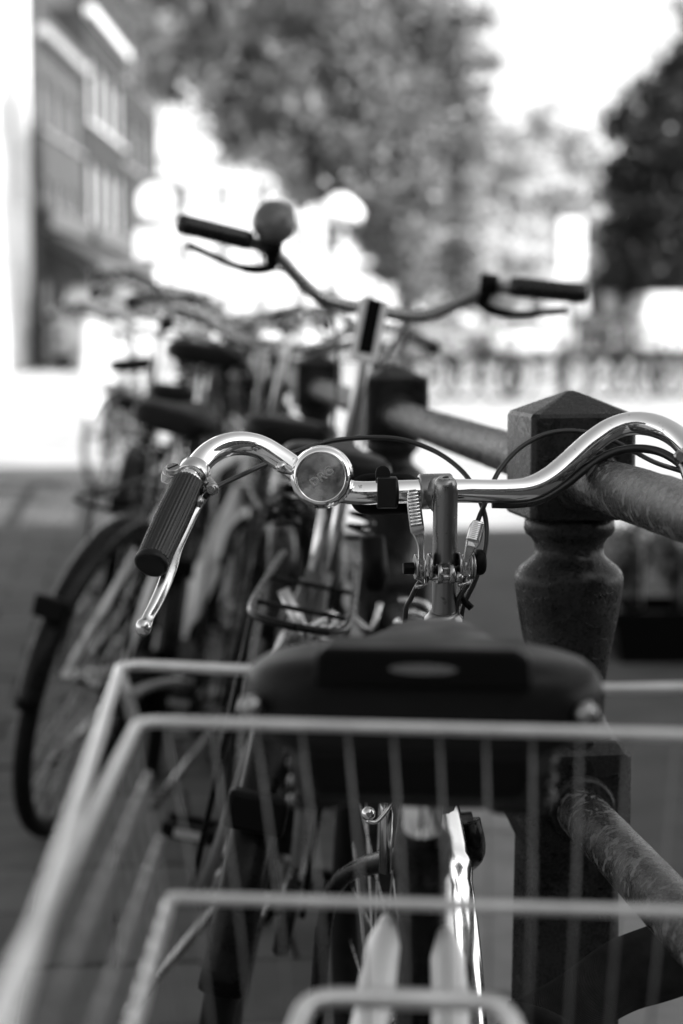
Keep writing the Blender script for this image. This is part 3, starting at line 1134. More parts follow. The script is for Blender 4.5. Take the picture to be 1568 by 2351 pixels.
# stem shifters
sc_z = P(1020, 1310, 1.858)
sh = MB()
sh.lathe(sc_z - qd * .0075, qd, [(0, .0113), (0, .0135), (.001, .014), (.014, .014), (.015, .0135), (.015, .0113)], 32, cap=False)
for xx in (1008, 1036):
    q = P(xx, 1318, 1.844)
    sh.lathe(q - bar_dir * .0025, bar_dir, [(0, .0088), (.001, .0094), (.004, .0094), (.005, .0088)], 20)
sh.tube([P(985, 1325, 1.842), P(1058, 1325, 1.842)], .003, 10)
sh.lathe(P(1046, 1325, 1.842), bar_dir, [(0, .0055), (.006, .0055)], 6)
shift = hb_part(sh, 'shifter_clamp', M['steel'])


def disc(c, r, t_, ax=bar_dir, n=28, name='washer', m_='steel'):
    MB().lathe(Vector(c) - ax * t_ / 2, ax, [(0, r * .94), (t_ * .15, r), (t_ * .85, r), (t_, r * .94)], n).build(name, M[m_], shift)


for xx, r, t_ in ((955, .0118, .0025), (963, .0105, .003), (972, .0115, .0022), (986, .0128, .0028)):
    disc(P(xx, 1302, 1.846), r, t_)
for xx, r, t_ in ((1054, .0128, .0025), (1066, .011, .003), (1080, .0118, .0022), (1086, .0125, .002)):
    disc(P(xx, 1300, 1.85), r, t_)
MB().lathe(P(925, 1306, 1.843), bar_dir, [(0, .0056), (.001, .0064), (.0095, .0064), (.0105, .006)], 6).build('shifter_bolt', M['black_plastic'], shift, bevel=.0006)
MB().lathe(P(1090, 1291, 1.85), bar_dir, [(0, .0105), (.001, .0122), (.004, .0124), (.007, .0118), (.0095, .0095)], 14).build('shifter_knob', M['black_plastic'], shift, bevel=.0006)
for xx, yy_ in ((968, 1346), (1066, 1342)):
    MB().tube(PP([(xx + 12, yy_ - 22, 1.848), (xx + 10, yy_ - 4, 1.846), (xx - 2, yy_, 1.843), (xx - 14, yy_ + 1, 1.842)]), .002, 8).build('cable_stop', M['steel'], shift)


def shifter_lever(path, pad, d0, name='shift_lever', w0=.0052, w1=.0066):
    """path: pixel spine from boss to pad base; pad: (base, tip) pixels."""
    mb = MB()
    sp2 = catmull([P(x, y, d0) for x, y in path] + [P(*pad[0], d0 - .004), P(*pad[1], d0 - .006)], 5)
    rings = []
    n2 = len(sp2)
    for i, p in enumerate(sp2):
        t = (sp2[min(i + 1, n2 - 1)] - sp2[max(i - 1, 0)]).normalized()
        s = t.cross(-FWD).normalized()
        k = i / (n2 - 1)
        hw = w0 * (1 - .45 * math.sin(min(1, k / .55) * math.pi)) if k < .55 else w0 + (w1 - w0) * min(1, (k - .55) / .12)
        if i == n2 - 1:
            hw *= .55
        if i == n2 - 2:
            hw *= .9
        th = .0022
        rings.append([p + s * (hw * a) - FWD * (th * b_) for a, b_ in ((-1, -1), (1, -1), (1, .6), (.8, 1), (-.8, 1), (-1, .6))])
    mb.rings(rings, smooth=False)
    lo = mb.build(name, M['chrome_dull'], shift, bevel=.0006)
    a, b_ = P(*pad[0], d0 - .0075), P(*pad[1], d0 - .0095)
    t = (b_ - a).normalized()
    s = t.cross(-FWD).normalized()
    for q in range(10):
        c = a.lerp(b_, .06 + .84 * q / 9)
        mr_ = MB()
        mr_.tube([c - s * w1 * .78, c - s * w1 * .7, c + s * w1 * .7, c + s * w1 * .78], [.0004, .0011, .0011, .0004], 10)
        mr_.build('ridge', M['chrome'], shift)


shifter_lever([(968, 1312), (967, 1285), (966, 1250), (960, 1222)], ((957, 1208), (946, 1124)), 1.838)
shifter_lever([(1066, 1322), (1068, 1298), (1074, 1272), (1084, 1245)], ((1087, 1240), (1099, 1196)), 1.842, w0=.0056, w1=.0072)

# cables
def cable(pts, r=.00245, name='cable'):
    hb_part(MB().tube(catmull(PP(pts), 7), r, 10), name, M['cable'])


cable([(470, 1142, 1.825), (500, 1117, 1.835), (545, 1095, 1.86), (610, 1065, 1.91), (680, 1037, 1.945), (760, 1013, 1.965), (840, 1005, 1.97), (920, 1009, 1.965), (990, 1032, 1.955), (1040, 1063, 1.94), (1076, 1100, 1.925),
       (1102, 1150, 1.91), (1116, 1200, 1.90), (1114, 1260, 1.895), (1092, 1330, 1.89), (1066, 1385, 1.89), (1058, 1420, 1.895)])
cable([(1660, 1110, 1.84), (1560, 1080, 1.87), (1500, 1060, 1.93), (1440, 1028, 1.95), (1380, 1000, 1.955), (1310, 989, 1.955), (1250, 998, 1.95), (1195, 1027, 1.94), (1155, 1068, 1.93), (1133, 1105, 1.92), (1112, 1160, 1.905),
       (1096, 1200, 1.9), (1075, 1290, 1.895), (1062, 1340, 1.89), (1060, 1390, 1.9)])
cable([(1130, 1157, 1.89), (1190, 1157, 1.893), (1245, 1146, 1.896), (1300, 1112, 1.9), (1350, 1072, 1.905), (1400, 1042, 1.907), (1455, 1030, 1.906), (1510, 1036, 1.898), (1555, 1060, 1.88), (1580, 1090, 1.86)], .0042, 'sleeved_cable')
cable([(965, 1335, 1.848), (955, 1350, 1.85), (943, 1375, 1.858), (932, 1400, 1.87), (930, 1460, 1.9)])
cable([(1075, 1340, 1.855), (1055, 1370, 1.862), (1048, 1392, 1.87), (1046, 1460, 1.9)], .0026)
hb_part(MB().tube(PP([(1056, 1372, 1.88), (1070, 1384, 1.878), (1082, 1396, 1.876)]), .0035, 8), 'cable_tie', M['black_plastic'])

# headset, head tube, fork, front wheel
hs = MB()
hs.lathe(qa, qd, [(-.030, .0175), (-.022, .0175), (-.021, .0205), (-.012, .0205), (-.011, .0150), (-.010, .0190), (-.004, .0182), (.0, .0150), (.003, .0135), (.003, .0113)], 28, cap=False)
hb_part(hs, 'headset', M['alloy_dark'])
stx = qa - qd * .03
hb_part(MB().tube([stx, stx - qd * .17], .0175, 20), 'head_tube', M['black_paint'])
crown = stx - qd * .19
axle = V(0.056, 2.10, 0.345)
whd = V(-.150, .989, 0).normalized()
wax = V(whd.y, -whd.x, 0)
fw = wheel(hero, axle, whd, Z, inv=HB, rim_mat='chrome_dull')
fk = MB()
for s in (-1, 1):
    fk.tube(catmull([crown + wax * s * .028 + qd * .004, crown + wax * s * .034 - qd * .03, axle + wax * s * .07 + Z * .16 - whd * .03, axle + wax * s * .085], 6), [.011] * 10 + [.009] * 9, 14)
fk.tube([crown - wax * .03, crown + wax * .03], .012, 14)
hb_part(fk, 'fork', M['black_paint'])
ff = fender(axle, whd, Z, .372, R(30), R(205), .056, .018, 120, kink=R(137))
hb_part(ff, 'front_fender', mat_chrome('fender_chrome', .9, .16, .5, .12), subsurf=0)
# front caliper brake with its bolts
cal = MB()
bp_ = crown + whd * .03 - Z * .01
for s in (-1, 1):
    cal.tube(catmull([bp_ + Z * .01, bp_ + wax * s * .018 + Z * .01, bp_ + wax * s * .028 - Z * .03, bp_ + wax * s * .018 - Z * .06], 5), .0045, 10)
hb_part(cal, 'brake_caliper', M['steel'])
cal2 = MB()
for (x, y) in ((865, 1812), (846, 1868)):
    cal2.lathe(P(x, y, 1.83), -FWD, [(-.004, .004), (-.003, .0062), (.001, .0066), (.004, .005), (.0055, .002)], 18)
cal2.tube(PP([(868, 1820, 1.835), (880, 1850, 1.84), (886, 1870, 1.845)]), .0016, 8)
cal2.tube(catmull(PP([(842, 1884, 1.83), (862, 1888, 1.83), (880, 1872, 1.832), (896, 1850, 1.835), (908, 1832, 1.84)]), 4), .0022, 8)
cal2.tube(PP([(884, 1820, 1.842), (888, 1870, 1.845), (884, 2000, 1.87)]), .006, 8)
hb_part(cal2, 'brake_adjuster', M['chrome_dull'])

# saddle
up_s = V(-.0, -.02, 1).normalized()
sf = V(.09, .99, -.03).normalized()
tail = P(958, 1506, 1.175)
sad = saddle_mesh(tail, sf, up_s, length=.265, width=.232, thick=.064, nose=.055)
saddle = hb_part(sad, 'saddle', M['vinyl'], subsurf=2)
# raised back panel with a pale slot
ss = up_s.cross(sf).normalized() * -1
pn = MB()


def tailpt(u_, z_, back):
    return tail + ss * u_ + up_s * z_ - sf * back


pn.rings([[tailpt(u_, z_, b_) for u_, z_ in ((-.061, -.018), (.068, -.018), (.066, .001), (.058, .0055), (-.054, .0055), (-.060, .001))] for b_ in (-.05, .004, .009)], smooth=False)
pn.build('tail_panel', M['black_plastic'], saddle, bevel=.003)
sl_ = MB()
ring = [tailpt(.004 + .020 * math.cos(2 * math.pi * j / 24), -.0065 + .0032 * math.sin(2 * math.pi * j / 24), .0095) for j in range(24)]
sl_.prism(ring, -sf * .001)
sl_.build('slot_label', M['alloy_dark'], saddle)
for s in (-1, 1):
    for_ = tail + ss * (s * .100) + up_s * -.034 + sf * .02
    MB().lathe(for_, -sf, [(-.004, .006), (.012, .007), (.016, .006), (.018, .002)], 16).build('saddle_rivet', M['steel'], saddle)
# under-saddle pan, springs, clamp
pan = MB()
rings = []
for x, hw, zt, zb in ((.0, .066, -.058, -.085), (.03, .080, -.05, -.098), (.07, .078, -.05, -.102), (.12, .05, -.05, -.10), (.2, .025, -.04, -.075)):
    rings.append([tail + sf * x + ss * (hw * a) + up_s * z_ for a, z_ in ((-1, zt), (1, zt), (1, (zt + zb) / 2), (.9, zb), (-.9, zb), (-1, (zt + zb) / 2))])
pan.rings(rings, smooth=False)
pan.build('saddle_pan', M['black_plastic'], saddle, bevel=.004)
for s in (-1, 1):
    coil(tail + ss * (s * .062) + sf * .055 - up_s * .105, up_s, .06, .019, .004).build('spring', M['black_paint'], saddle)
cl = MB()
clc = tail + sf * .125 - up_s * .092
cl.lathe(clc - ss * .028, ss, [(0, .013), (.004, .016), (.052, .016), (.056, .013)], 20)
cl.build('saddle_clamp', M['black_paint'], saddle)

# seat post, seat tube, stays, rear wheel
sdn = V(0.002, .33, -.944).normalized()
sp_top = P(972, 1800, 1.285)
hb_part(MB().tube([sp_top - sdn * .03, sp_top + sdn * .075], .0135, 24), 'seat_post', M['chrome'])
col_ = sp_top + sdn * .035
hb_part(MB().lathe(sp_top + sdn * .040, sdn, [(0, .0137), (0, .0185), (.002, .0195), (.026, .0195), (.028, .0185)], 24), 'seat_collar', M['black_paint'])
bbp = V(.058, 1.52, .285)
hb_part(MB().tube([sp_top + sdn * .066, bbp], .0165, 20), 'seat_tube', M['black_paint'])
rax = V(-.0, .95, .345)
sty = MB()
hb_part(MB().tube([P(890, 2112, 1.325), P(880, 2170, 1.30), P(866, 2260, 1.265), rax + V(-.06, 0, 0)], [.005, .011, .0122, .0095], 12), 'seat_stay', M['stay_white'])
hb_part(MB().tube([P(1020, 2140, 1.325), P(1026, 2200, 1.30), P(1034, 2290, 1.265), rax + V(.06, 0, 0)], [.005, .011, .0122, .0095], 12), 'seat_stay', M['stay_white'])
fr = MB()
ht_low = stx - qd * .15
fr.tube(catmull([ht_low, V(.068, 1.80, .46), V(.06, 1.62, .33), bbp], 6), .016, 14)
fr.tube(catmull([stx - qd * .05, V(.072, 1.76, .60), V(.06, 1.58, .46), bbp.lerp(sp_top, .35)], 6), .014, 14)
for s in (-1, 1):
    fr.tube([bbp + V(.03 * s, 0, 0), rax + V(.06 * s, 0, 0)], .009, 10)
hb_part(fr, 'frame', M['black_paint'])
wheel(hero, rax, V(.06, 1, 0), Z, inv=HB)
hb_part(fender(rax, V(.06, 1, 0), Z, .375, R(5), R(190), .055), 'rear_fender', M['black_paint'])
for s in (1, -1):
    d = V(0, .8 * s, -.6 * s)
    k = bbp + V(.06 * s, 0, 0)
    c_ = MB().tube([bbp, k], .009, 10)
    c_.bar(k, k + d * .165, .012, .022)
    q = k + d * .165 + V(.055 * s, 0, 0)
    co = hb_part(c_, 'crank', M['alloy'])
    MB().box(q, (.09, .075, .024)).build('pedal', M['black_plastic'], co, bevel=.004)
# rear rack loop under the basket
rk = MB()
rk.tube(catmull(PP([(640, 2480, 1.02), (688, 2345, 1.035), (706, 2312, 1.04), (735, 2296, 1.043), (790, 2291, 1.045), (950, 2294, 1.045), (1080, 2298, 1.045), (1128, 2306, 1.043), (1158, 2326, 1.04), (1178, 2360, 1.035), (1215, 2480, 1.02)]), 5), .0055, 12)
hb_part(rk, 'rear_rack', M['rim_wire'])

# ------------------------------------------------------------------ wire basket behind the saddle
bk0 = P(600, 2351, .9)
basket = empty('wire_basket', (0.02, .9, .70), 'galvanised wire basket with two thick rims behind the black saddle', 'basket')
BI = (0.02, .9, .70)
FL, FR = P(278, 1524, 1.265), P(1650, 1576, 1.25)
NL = P(20, 2351, .62) + V(.004, -.08, 0)
NR = FR + (NL - FL) + V(.0, 0, 0)


def round_loop(c, r=.025, k=5):
    pts = []
    n = len(c)
    for i in range(n):
        a, b_, d = c[i - 1], c[i], c[(i + 1) % n]
        u, v = (a - b_).normalized(), (d - b_).normalized()
        for j in range(k + 1):
            t = j / k
            pts.append((b_ + u * r) * (1 - t) ** 2 + b_ * 2 * t * (1 - t) + (b_ + v * r) * t * t)
    # subdivide straights
    out = []
    m_ = len(pts)
    for i in range(m_):
        p, q = pts[i], pts[(i + 1) % m_]
        n2 = max(1, int((q - p).length / .03))
        for j in range(n2):
            out.append(p.lerp(q, j / n2))
    return out


cr_path = round_loop([P(600, 1540, 1.268), P(1370, 1582, 1.262), FR, NR, NL, FL], .022)
cut = max(range(len(cr_path)), key=lambda i: (cr_path[i] - cr_path[(i + 1) % len(cr_path)]).length)
i0 = min(range(len(cr_path)), key=lambda i: (cr_path[i] - P(1340, 1580, 1.262)).length)
i1 = min(range(len(cr_path)), key=lambda i: (cr_path[i] - P(640, 1542, 1.268)).length)
cr_open = [cr_path[(i0 + k) % len(cr_path)] for k in range((i1 - i0) % len(cr_path) + 1)]
MB().tube(cr_open, .0035, 12).build('carrying_rim', M['rim_wire'], basket, BI)
f2l, f2r = P(318, 1655, 1.12), P(1705, 1690, 1.075)
n2l, n2r = V(-.112, .52, f2l.z), V(.205, .49, f2l.z)
MB().tube(round_loop([f2l, f2r, n2r, n2l], .016), .0032, 12, loop=True).build('upper_rim', M['rim_wire'], basket, BI)
f3l, f3r = P(392, 2060, 1.075), P(1660, 2096, 1.04)
n3l, n3r = V(-.092, .54, f3l.z), V(.19, .51, f3l.z)
MB().tube(round_loop([f3l, f3r, n3r, n3l], .006), .0033, 12, loop=True).build('lower_rim', M['rim_wire'], basket, BI)
zb_ = f3l.z - .085
f4l, f4r = V(f3l.x + .012, f3l.y - .01, zb_), V(f3r.x - .012, f3r.y - .01, zb_)
n4l, n4r = V(n3l.x + .012, n3l.y + .01, zb_), V(n3r.x - .012, n3r.y + .01, zb_)
MB().tube(round_loop([f4l, f4r, n4r, n4l], .01), .0025, 8, loop=True).build('bottom_rim', M['wire'], basket, BI)
WR = .0009


def wall_wires(a2, b2, a3, b3, a4, b4, n):
    for i in range(n):
        t = (i + .6) / n
        MB().tube(catmull([a2.lerp(b2, t), a3.lerp(b3, t), a4.lerp(b4, t)], 4), WR, 6).build('wire', M['wire'], basket, BI)


wall_wires(f2l, f2r, f3l, f3r, f4l, f4r, 13)
wall_wires(n2l, n2r, n3l, n3r, n4l, n4r, 13)
WR = .0007
wall_wires(f2l, n2l, f3l, n3l, f4l, n4l, 16)
wall_wires(f2r, n2r, f3r, n3r, f4r, n4r, 16)
for i in range(1, 13):
    t = i / 13
    MB().tube([f4l.lerp(f4r, t), n4l.lerp(n4r, t)], WR, 6).build('wire', M['wire'], basket, BI)
# cross wires on the two long sides
for a2, a3, b2, b3 in ((f2l, f3l, n2l, n3l), (f2r, f3r, n2r, n3r)):
    for t in (.32, .68):
        MB().tube([a2.lerp(a3, t), b2.lerp(b3, t)], .0024, 8).build('side_wire', M['wire'], basket, BI)
# brace bars joining the two rims
for t in (.02, .62):
    MB().tube([FL.lerp(NL, t) , f2l.lerp(n2l, t) + V(0, 0, -.002)], .0035, 8).build('brace', M['wire'], basket, BI)
MB().tube(catmull(PP([(300, 1600, 1.17), (330, 1580, 1.185), (370, 1568, 1.19), (420, 1562, 1.195)]), 4), .003, 8).build('brace', M['wire'], basket, BI)

# ------------------------------------------------------------------ chain lock in a woven sleeve, round the post
lk = empty('chain_lock', (0.42, 1.9, .5), 'black woven sleeve of a chain lock looped from the post to the bicycle', 'lock')
LI = (0.42, 1.9, .5)
lp = catmull(PP([(1150, 2420, 1.86), (1215, 2355, 1.88), (1290, 2320, 1.9), (1370, 2275, 1.92), (1450, 2232, 1.93), (1530, 2205, 1.93), (1610, 2190, 1.92), (1700, 2215, 1.9), (1760, 2300, 1.88)]), 6)
rings = []
for i, p in enumerate(lp):
    t = (lp[min(i + 1, len(lp) - 1)] - lp[max(i - 1, 0)]).normalized()
    s = t.cross(-FWD).normalized()
    k = i / (len(lp) - 1)
    hw = .021 + .017 * math.sin(min(1, k * 1.5) * math.pi / 2)
    rings.append([p + s * (hw * math.cos(2 * math.pi * j / 20)) - FWD * (.011 * math.sin(2 * math.pi * j / 20) + .003 * math.sin(k * 25)) for j in range(20)])
sm_ = M['lock']
t_ = sm_.node_tree
wv = t_.nodes.new('ShaderNodeTexWave')
wv.inputs['Scale'].default_value = 420
wv.inputs['Distortion'].default_value = 1.5
tcn = t_.nodes.new('ShaderNodeTexCoord')
mpn = t_.nodes.new('ShaderNodeMapping')
mpn.inputs['Rotation'].default_value = (0, R(35), R(40))
t_.links.new(tcn.outputs['Object'], mpn.inputs['Vector'])
t_.links.new(mpn.outputs['Vector'], wv.inputs['Vector'])
bpn = t_.nodes.new('ShaderNodeBump')
bpn.inputs['Strength'].default_value = .6
bpn.inputs['Distance'].default_value = .001
t_.links.new(wv.outputs['Fac'], bpn.inputs['Height'])
t_.links.new(bpn.outputs['Normal'], t_.nodes['Principled BSDF'].inputs['Normal'])
MB().rings(rings).build('sleeve', sm_, lk, LI)
# stitched reflective edge: short stitches
edge = [r[0] for r in rings]
ed = catmull(PP([(1165, 2318, 1.855), (1210, 2325, 1.85), (1255, 2340, 1.845), (1300, 2362, 1.84)]), 10)
st0 = None
k = 0
for path in (ed, [r[10] for r in rings][34:]):
    for i in range(len(path) - 1):
        for h_ in (0.2, .7):
            c = path[i].lerp(path[i + 1], h_)
            t = (path[i + 1] - path[i]).normalized()
            o_ = V(0, 0, .0016 if (k % 2) else -.0016)
            MB().tube([c - t * .0016 + o_, c, c + t * .0016 - o_], .0014, 5).build('stitch', M['piping'], lk, LI)
            k += 1
MB().tube(ed, .0085, 12).build('sleeve_end', sm_, lk, LI)

# ------------------------------------------------------------------ bicycles parked beyond
make_bike('dark bicycle leaning on the railing, its riser handlebar and large bell high in view', (-.175, 3.02, 0), 2, 11, frame='grey_paint', bar='riser', bell=True, bar_z=1.145, saddle_z=.93, saddle_w=.16,
          steer=4, crank=8, stepthru=False, rack_mat='black_paint')
make_bike('bicycle with a thick pale down tube whose rear wheel stands on the open pavement', (-.51, 4.70, 0), 14, 14, frame='stay_white', dt_r=.034, stepthru=False, saddle_z=.93, rack_mat='black_paint')
make_bike('bicycle with broad black saddle, third along the railing', (-.50, 5.25, 0), -4, 8, saddle_z=1.045, saddle_w=.21, bar_z=1.12)
make_bike('bicycle with low black saddle beside the white crate', (-.81, 6.9, 0), -3, 9, saddle_z=.85, saddle_w=.2, frame='black_paint', bar_z=1.08)
make_bike('bicycle facing the street with a white plastic front crate and white fenders', (-1.56, 13.3, 0), 172, -4, frame='black_paint', crate='stay_white', fender_mat='stay_white', steer=-36, bar_z=1.14, bar_mat='black_paint', rack_mat='black_paint')
make_bike('black bicycle close against the third railing post', (-.36, 6.4, 0), -6, 6, saddle_z=.93, bar_z=1.1)
make_bike('grey bicycle farthest along the iron railing', (-.78, 9.3, 0), -5, 6, frame='grey_paint', saddle_z=.93, bar_z=1.12)


make_bike('black bicycle squeezed between the pale-tubed one and the railing', (-.27, 4.35, 0), -5, 9, saddle_z=.90, bar_z=1.06, steer=12, rack_mat='black_paint')
make_bike('black bicycle with high handlebar behind the broad saddle', (-.66, 6.1, 0), -3, 11, saddle_z=.92, bar_z=1.15, steer=-15, bar_mat='black_paint', rack_mat='black_paint')
make_bike('black bicycle in the middle of the row leaning to the street', (-.74, 7.9, 0), -6, -5, saddle_z=.96, bar_z=1.13, bar_mat='black_paint', rack_mat='black_paint')
make_bike('black bicycle behind the grey leaning one, its bar among the far saddles', (-.44, 7.3, 0), -7, 7, saddle_z=.95, bar_z=1.12, bar='riser', bar_mat='black_paint')

# ------------------------------------------------------------------ houses
WIN_CACHE = {}


def window_mesh(ww, wh, kind):
    key = (round(ww, 2), round(wh, 2), kind)
    if key not in WIN_CACHE:
        f = MB()
        t = .09
        f.box(V(0, 0, wh / 2 - t / 2), (ww, .08, t))
        f.box(V(0, 0, -wh / 2 + t / 2), (ww, .08, t))
        for s in (-1, 1):
            f.box(V(s * (ww / 2 - t / 2), 0, 0), (t, .078, wh - 2 * t))
        f.box(V(0, 0, wh * .12), (ww - 2 * t, .07, .06))
        f.box(V(0, .0, -wh * .19), (.05, .068, wh * .62 - t))
        f.box(V(0, -.1, -wh / 2 - .05), (ww + .2, .3, .1))
        p = MB()
        p.v += [V(-ww / 2 + .05, 0, -wh / 2 + .05), V(ww / 2 - .05, 0, -wh / 2 + .05), V(ww / 2 - .05, 0, wh / 2 - .05), V(-ww / 2 + .05, 0, wh / 2 - .05)]
        p.face((0, 1, 2, 3), False)
        fo = f.build('window', M[kind])
        po = p.build('pane', M['glass'])
        WIN_CACHE[key] = (fo.data, po.data)
        bpy.data.objects.remove(fo)
        bpy.data.objects.remove(po)
    return WIN_CACHE[key]


def house(label, corner, along, width, height, wall_mat, rows=4, cols=3, depth=9.0, gable='bell', trim=None, win=.58, awning=False, group='houses along the street', front=True):
    """Facade from corner along unit vector `along`; the facade looks to the right of `along`."""
    along = Vector(along).normalized()
    out = V(along.y, -along.x, 0)
    root = empty('town_house', corner, label, 'house', group, rot=(0, 0, math.atan2(along.y, along.x)))
    # local frame: x along the facade, -y out of the facade, z up
    wl = MB()
    fl = height / (rows + .35)
    ww = width / cols * win
    wh = fl * (.62 if win > .5 else .5)
    th = .35
    zrows = [fl * .55 + .25 + i * fl for i in range(rows)]
    xs = [width * (i + .5) / cols for i in range(cols)]
    zs = [0.0]
    for z in zrows:
        zs += [z - wh / 2, z + wh / 2]
    zs.append(height)
    for i in range(0, len(zs), 2):
        a, b_ = zs[i], zs[i + 1]
        wl.box(V(width / 2, th / 2, (a + b_) / 2), (width, th, b_ - a))
    for z in zrows:
        e = [0.0]
        for x in xs:
            e += [x - ww / 2, x + ww / 2]
        e.append(width)
        for i in range(0, len(e), 2):
            a, b_ = e[i], e[i + 1]
            if b_ - a > .02:
                wl.box(V((a + b_) / 2, th / 2, z), (b_ - a, th, wh))
    # body behind
    wl.box(V(width / 2, th + depth / 2 + .35, height / 2), (width - .02, depth, height - .02))
    for s in (.15, width - .15):
        wl.box(V(s, th + .175, height / 2), (.28, .34, height - .04))
    gh = width * .55
    if gable == 'bell':
        pts = [(0, 0), (width, 0), (width * .82, gh * .35), (width * .72, gh * .75), (width * .58, gh), (width * .42, gh), (width * .28, gh * .75), (width * .18, gh * .35)]
    elif gable == 'step':
        pts = [(0, 0), (width, 0), (width, gh * .2), (width * .84, gh * .2), (width * .84, gh * .5), (width * .68, gh * .5), (width * .68, gh * .85), (width * .32, gh * .85), (width * .32, gh * .5), (width * .16, gh * .5), (width * .16, gh * .2), (0, gh * .2)]
    else:
        pts = [(-.1, 0), (width + .1, 0), (width + .1, .6), (-.1, .6)]
    wl.prism([V(x, -.02, height + z) for x, z in pts], V(0, th, 0))
    wl.build('wall', wall_mat, root)
    # roof
    rf = MB()
    if gable != 'flat':
        rf.prism([V(.0, th, height), V(width, th, height), V(width / 2, th, height + gh * .8)], V(0, depth, 0))
    else:
        rf.prism([V(0, th, height), V(width, th, height), V(width * .85, th, height + .5), V(width * .15, th, height + .5)], V(0, depth, 0))
    ro = rf.build('roof', M['roof'], root)
    MB().box(V(width * .75, depth * .5, height + gh * .8), (.7, .7, 1.6)).build('chimney', wall_mat, ro)
    if front:
        fd, pd = window_mesh(ww, wh, trim or 'white_trim')
        for zi, z in enumerate(zrows):
            for x in xs:
                wo_ = bpy.data.objects.new('window', fd)
                COL.objects.link(wo_)
                wo_.parent = root
                wo_.location = (x, .14, z)
                po = bpy.data.objects.new('pane', pd)
                COL.objects.link(po)
                po.parent = wo_
                po.location = (0, .02, 0)
        cn = MB().box(V(width / 2, -.12, height - .05), (width + .1, .3, .28))
        cn.build('cornice', M[trim or 'white_trim'], root, bevel=.03)
        dr = MB().box(V(xs[0], .05, 1.12), (ww * .8, .12, 2.2))
        dr.build('door', M['hull'], root, bevel=.02)
    if awning:
        aw = MB()
        aw.prism([V(.3, -.02, 3.6), V(.3, -1.5, 2.7), V(.3, -1.5, 2.45), V(.3, -.02, 3.2)], V(width - .6, 0, 0))
        aw.build('awning', M['hull'], root)
        s2 = MB().box(V(width / 2, -.15, 3.85), (width - .4, .25, .5))
        s2.build('fascia', M['hull'], root)
    return root


M['roof'] = mat('roof_tiles', 0.06, 0.8, noise=0.3, nscale=3, bump=.4, bscale=8, bdist=.03)
M['dark_brick'] = mat_brick('dark_brick', .022, .014, .04, 3.0, .4, rot=(R(90), 0, 0))
M['mid_brick'] = mat_brick('mid_brick', .06, .04, .1, 3.0, .4, rot=(R(90), 0, 0))
M['grey_trim'] = mat('grey_window_paint', .3, .5, noise=.1, nscale=3)
M['plaster'] = mat('white_plaster', .84, .8, noise=.1, nscale=.8)
M['plaster2'] = mat('cream_plaster', .76, .8, noise=.1, nscale=.8)
M['plaster3'] = mat('grey_plaster', .62, .8, noise=.12, nscale=.8)

XL = -7.75
house('tall white plastered house nearest at the left edge of the street', (XL - .3, 38, 0), (0, 1, 0), 6.5, 15, M['plaster'], 4, 2, win=.3)
house('white plastered house with bell gable before the dark brick ones', (XL - .2, 44.6, 0), (0, 1, 0), 6.8, 13, M['plaster'], 4, 2, win=.3)
house('dark brick house with black shop awning', (XL, 51.5, 0), (0, 1, 0), 9.0, 8.6, M['mid_brick'], 3, 4, awning=True, gable='flat', win=.5, trim='grey_trim')
house('darker brick house with tall windows beside the awning house', (XL + .1, 60.6, 0), (0, 1, 0), 10.5, 10.5, M['dark_brick'], 3, 4, awning=True)
house('brick house partly behind the big tree', (XL - .1, 71.2, 0), (0, 1, 0), 15, 13.0, M['dark_brick'], 4, 5, gable='step', trim='grey_trim')
fx = -17.0
for i, (w_, h_, mm, lab) in enumerate(((7, 12, 'plaster', 'white house at the left end of the far row'), (6.5, 10.5, 'plaster2', 'cream house second from the left in the far row'), (6, 12.5, 'plaster', 'tall white house straight behind the round sign'),
                                       (7, 10.5, 'plaster', 'low white house behind the street lamp'), (6.5, 12, 'plaster3', 'grey house in the middle of the far row'), (7, 7, 'plaster2', 'cream house behind the pale tree'),
                                       (6.5, 6.5, 'plaster3', 'grey house second behind the pale tree'), (8, 6.5, 'plaster', 'white house behind the dark tree across the square'), (8, 7, 'mid_brick', 'brick house at the right end of the far row'))):
    house(lab, (fx, 112, 0), (1, 0, 0), w_, h_, M[mm], 3, 3, win=.34, gable=('bell', 'step', 'flat')[i % 3], group='houses of the far row')
    fx += w_ + .05

# unseen houses added right of the camera to keep the near pavement in shade
by = -3.3
for i in range(4):
    w_ = (8.5, 9.0, 9.5, 9.0)[i]
    house('added shade-casting brick house right of the viewer, %s of its row' % ('first', 'second', 'third', 'fourth')[i], (20.5, by, 0), (0, -1, 0), w_, (20.5, 21, 20, 21.5)[i], M['dark_brick'], 5, 3, gable='flat', group='added shade-casting houses right of the viewer')
    by -= w_ + .03
# unseen lower row added behind the camera to darken reflections
bx = -24.0
for i in range(5):
    w_ = (8.5, 7.5, 9, 8, 7)[i]
    house('added low brick house darkening reflections behind the viewer, %s in its row' % ('first', 'second', 'third', 'fourth', 'fifth')[i], (bx + w_, -27, 0), (-1, 0, 0), w_, (9.5, 10.5, 9.8, 10.6, 10)[i], M['dark_brick'], 3, 3, gable='flat',
          group='added reflection-darkening houses behind the viewer')
    bx += w_ + .03


